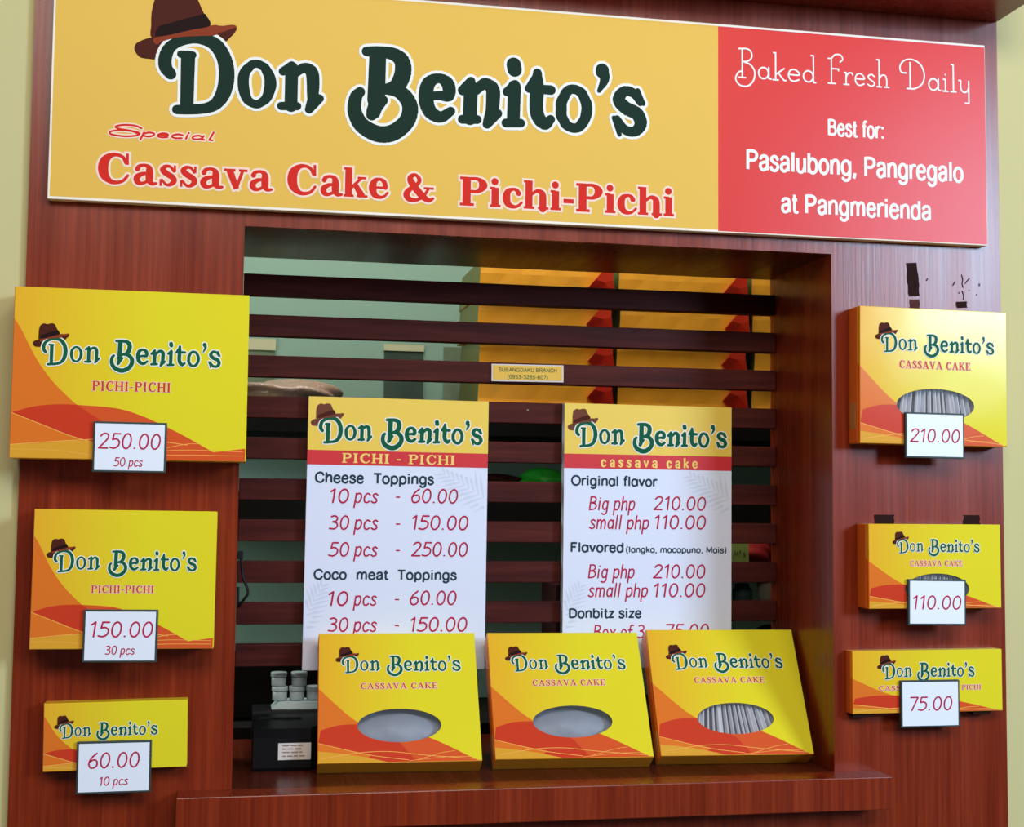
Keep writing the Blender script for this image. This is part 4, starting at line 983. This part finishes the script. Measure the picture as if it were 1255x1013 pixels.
o = blob('red_cloth', .432, .43, 1.2404, .026, .024, .024, 'red_cloth', 12, rough=.22); tag(o, 'dull red folded cloth on the rack beside the pale green card', 'cloth')
r = empty('name_card', (.378, .392, 1.2404), (R(-4), 0, 0)); tag(r, 'pale green card with dark lettering beside the red cloth', 'card')
box_obj('card_sheet', (0, .028, 0, .0008, 0, .038), M['green_card'], r)
bm = bmesh.new()
for pts in ([(.004, .020), (.006, .026), (.008, .019), (.010, .025)], [(.0145, .027), (.0140, .023)], [(.022, .024), (.019, .023), (.022, .020), (.019, .018)]):
    bm = bmesh.new(); tube(bm, [(a, 0, b) for a, b in pts], .0008, 6); from_bm('card_lettering', bm, M['card_ink'], r)
bm = bmesh.new(); lathe(bm, [(.020, 0), (.021, .002), (.021, .115), (.0195, .120), (.008, .126)], 0, 0, 0, 28)
o = from_bm('storage_tin', bm, M['tin'], None, True); o.location = (.452, .430, 1.0256); tag(o, 'dull teal tin standing low behind the rightmost leaning box', 'tin')
# counter of the back room
bc = empty('back_counter', (0, .5, 0)); tag(bc, 'dark counter of the back room just behind the kiosk ledge', 'counter')
box_obj('counter_top', (-.80, .80, -.155, .10, 1.000, 1.025), M['black_board'], bc, .002)
box_obj('counter_front', (-.78, .78, -.150, .08, 0.0, 1.0), M['black_board'], bc)
o = box_obj('maroon_box', (.1195, .165, .46, .56, 1.0253, 1.213), M['dark_cloth'], None, .002); tag(o, 'dark maroon upright box behind the slats, left of the cassava cake board', 'box')
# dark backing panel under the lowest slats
o = box_obj('dark_backing_panel', (-.50, -.24, .40, .58, 1.0253, 1.105), M['black_board'], None, .004); tag(o, 'black backing panel on the back counter behind the white jars', 'case')

# black printer with label, tray and jars
pr_ = empty('receipt_printer', (-.338, .10, 1.0090)); tag(pr_, 'black receipt printer with a white label standing on the ledge at far left', 'printer')
bm = bmesh.new()
prof = [(0, .0), (-.002, .004), (-.002, .040), (.010, .0490), (.092, .0560), (.094, .0590), (.152, .0590), (.154, .056), (.154, 0), (.094, 0)]
xr = [.0715]*5 + [.134]*5
n0 = [bm.verts.new((.002, y, z)) for y, z in prof]; n1 = [bm.verts.new((x, y, z)) for x, (y, z) in zip(xr, prof)]
for i in range(len(prof)):
    j = (i+1) % len(prof); bm.faces.new((n0[i], n1[i], n1[j], n0[j]))
bm.faces.new(n0[::-1]); bm.faces.new(n1)
bmesh.ops.recalc_face_normals(bm, faces=bm.faces)
from_bm('housing', bm, M['black_plastic'], pr_)
box_obj('paper_slot', (.010, .062, .060, .066, .0535, .0552), M['black_strap'], pr_)
box_obj('foot', (.006, .018, .004, .016, -.0006, .0004), M['black_strap'], pr_)
lb = box_obj('label_sticker', (.032, .0712, -.0026, -.0019, .0135, .0335), M['label_paper'], pr_)
bm = bmesh.new()
for i, z in enumerate((.0305, .0265, .0225, .0180)):
    rnd = random.Random(i); x = .037
    while x < (.060 if i != 1 else .052):
        l = rnd.uniform(.003, .009); bx(bm, x, x+l, -.0029, -.0026, z-.0007, z+.0007); x += l+.0015
from_bm('label_print', bm, M['label_ink'], lb)
bm = bmesh.new()
bt = [(-.052, -.022), (.052, -.022), (.052, .022), (-.052, .022)]; lo = [bm.verts.new((x, y, 0)) for x, y in bt]; hi = [bm.verts.new((x*.90+.004, y*.9, .0085)) for x, y in bt]
for i in range(4):
    j = (i+1) % 4; bm.faces.new((lo[i], lo[j], hi[j], hi[i]))
bm.faces.new(lo[::-1]); bm.faces.new(hi)
tr = from_bm('jar_tray', bm, M['tray']); tr.location = (-.2600, .223, 1.0683); tag(tr, 'pale tray lying on the black printer under the white jars', 'tray')
def jar_mesh():
    r = empty('plastic_jar', (0, 0, 0))
    bm = bmesh.new(); lathe(bm, [(.0085, 0), (.0095, .001), (.0095, .0105), (.0085, .0120)], 0, 0, 0, 20); from_bm('jar_body', bm, M['jar'], r, True)
    bm = bmesh.new(); lathe(bm, [(.0102, .0120), (.0104, .0126), (.0104, .0172), (.0098, .0180), (.004, .0182)], 0, 0, 0, 20); from_bm('jar_lid', bm, M['jar'], r, True)
    return r
jp = jar_mesh(); first = True
for x, y, lvl, lab in ((-.3015, .222, 0, 'white plastic jar on the tray, leftmost in the lower row'), (-.2795, .222, 0, 'white plastic jar on the tray, second from left in the lower row'), (-.2575, .222, 0, 'white plastic jar on the tray, third from left in the lower row'),
                       (-.2350, .222, 0, 'white plastic jar on the tray, right end of the lower row'), (-.3030, .222, 1, 'white plastic jar stacked upon the leftmost tray jar'), (-.2770, .222, 1, 'white plastic jar stacked upon the second tray jar')):
    b = jp if first else copy_tree(jp); first = False
    b.location = (x, y, 1.0770 + lvl*.0184); tag(b, lab, 'jar', 'white plastic jars on the tray')
# black strap on the left jamb
r = empty('hanging_strap', (XL, .13, 1.262)); tag(r, 'black looped strap hanging from the left jamb of the opening', 'strap')
bm = bmesh.new()
q = smooth_pts([(.0045, 0, .006), (.0055, -.002, -.006), (.008, -.004, -.022), (.0138, -.006, -.037), (.013, -.006, -.044), (.006, -.003, -.053), (.003, 0, -.058), (.0022, 0, -.050), (.0022, 0, -.034)], 5)
tube(bm, q, .0017, 8); from_bm('strap_loop', bm, M['black_strap'], r, True)
box_obj('strap_anchor', (.0003, .0075, -.003, .003, .0, .010), M['black_strap'], r, .001)
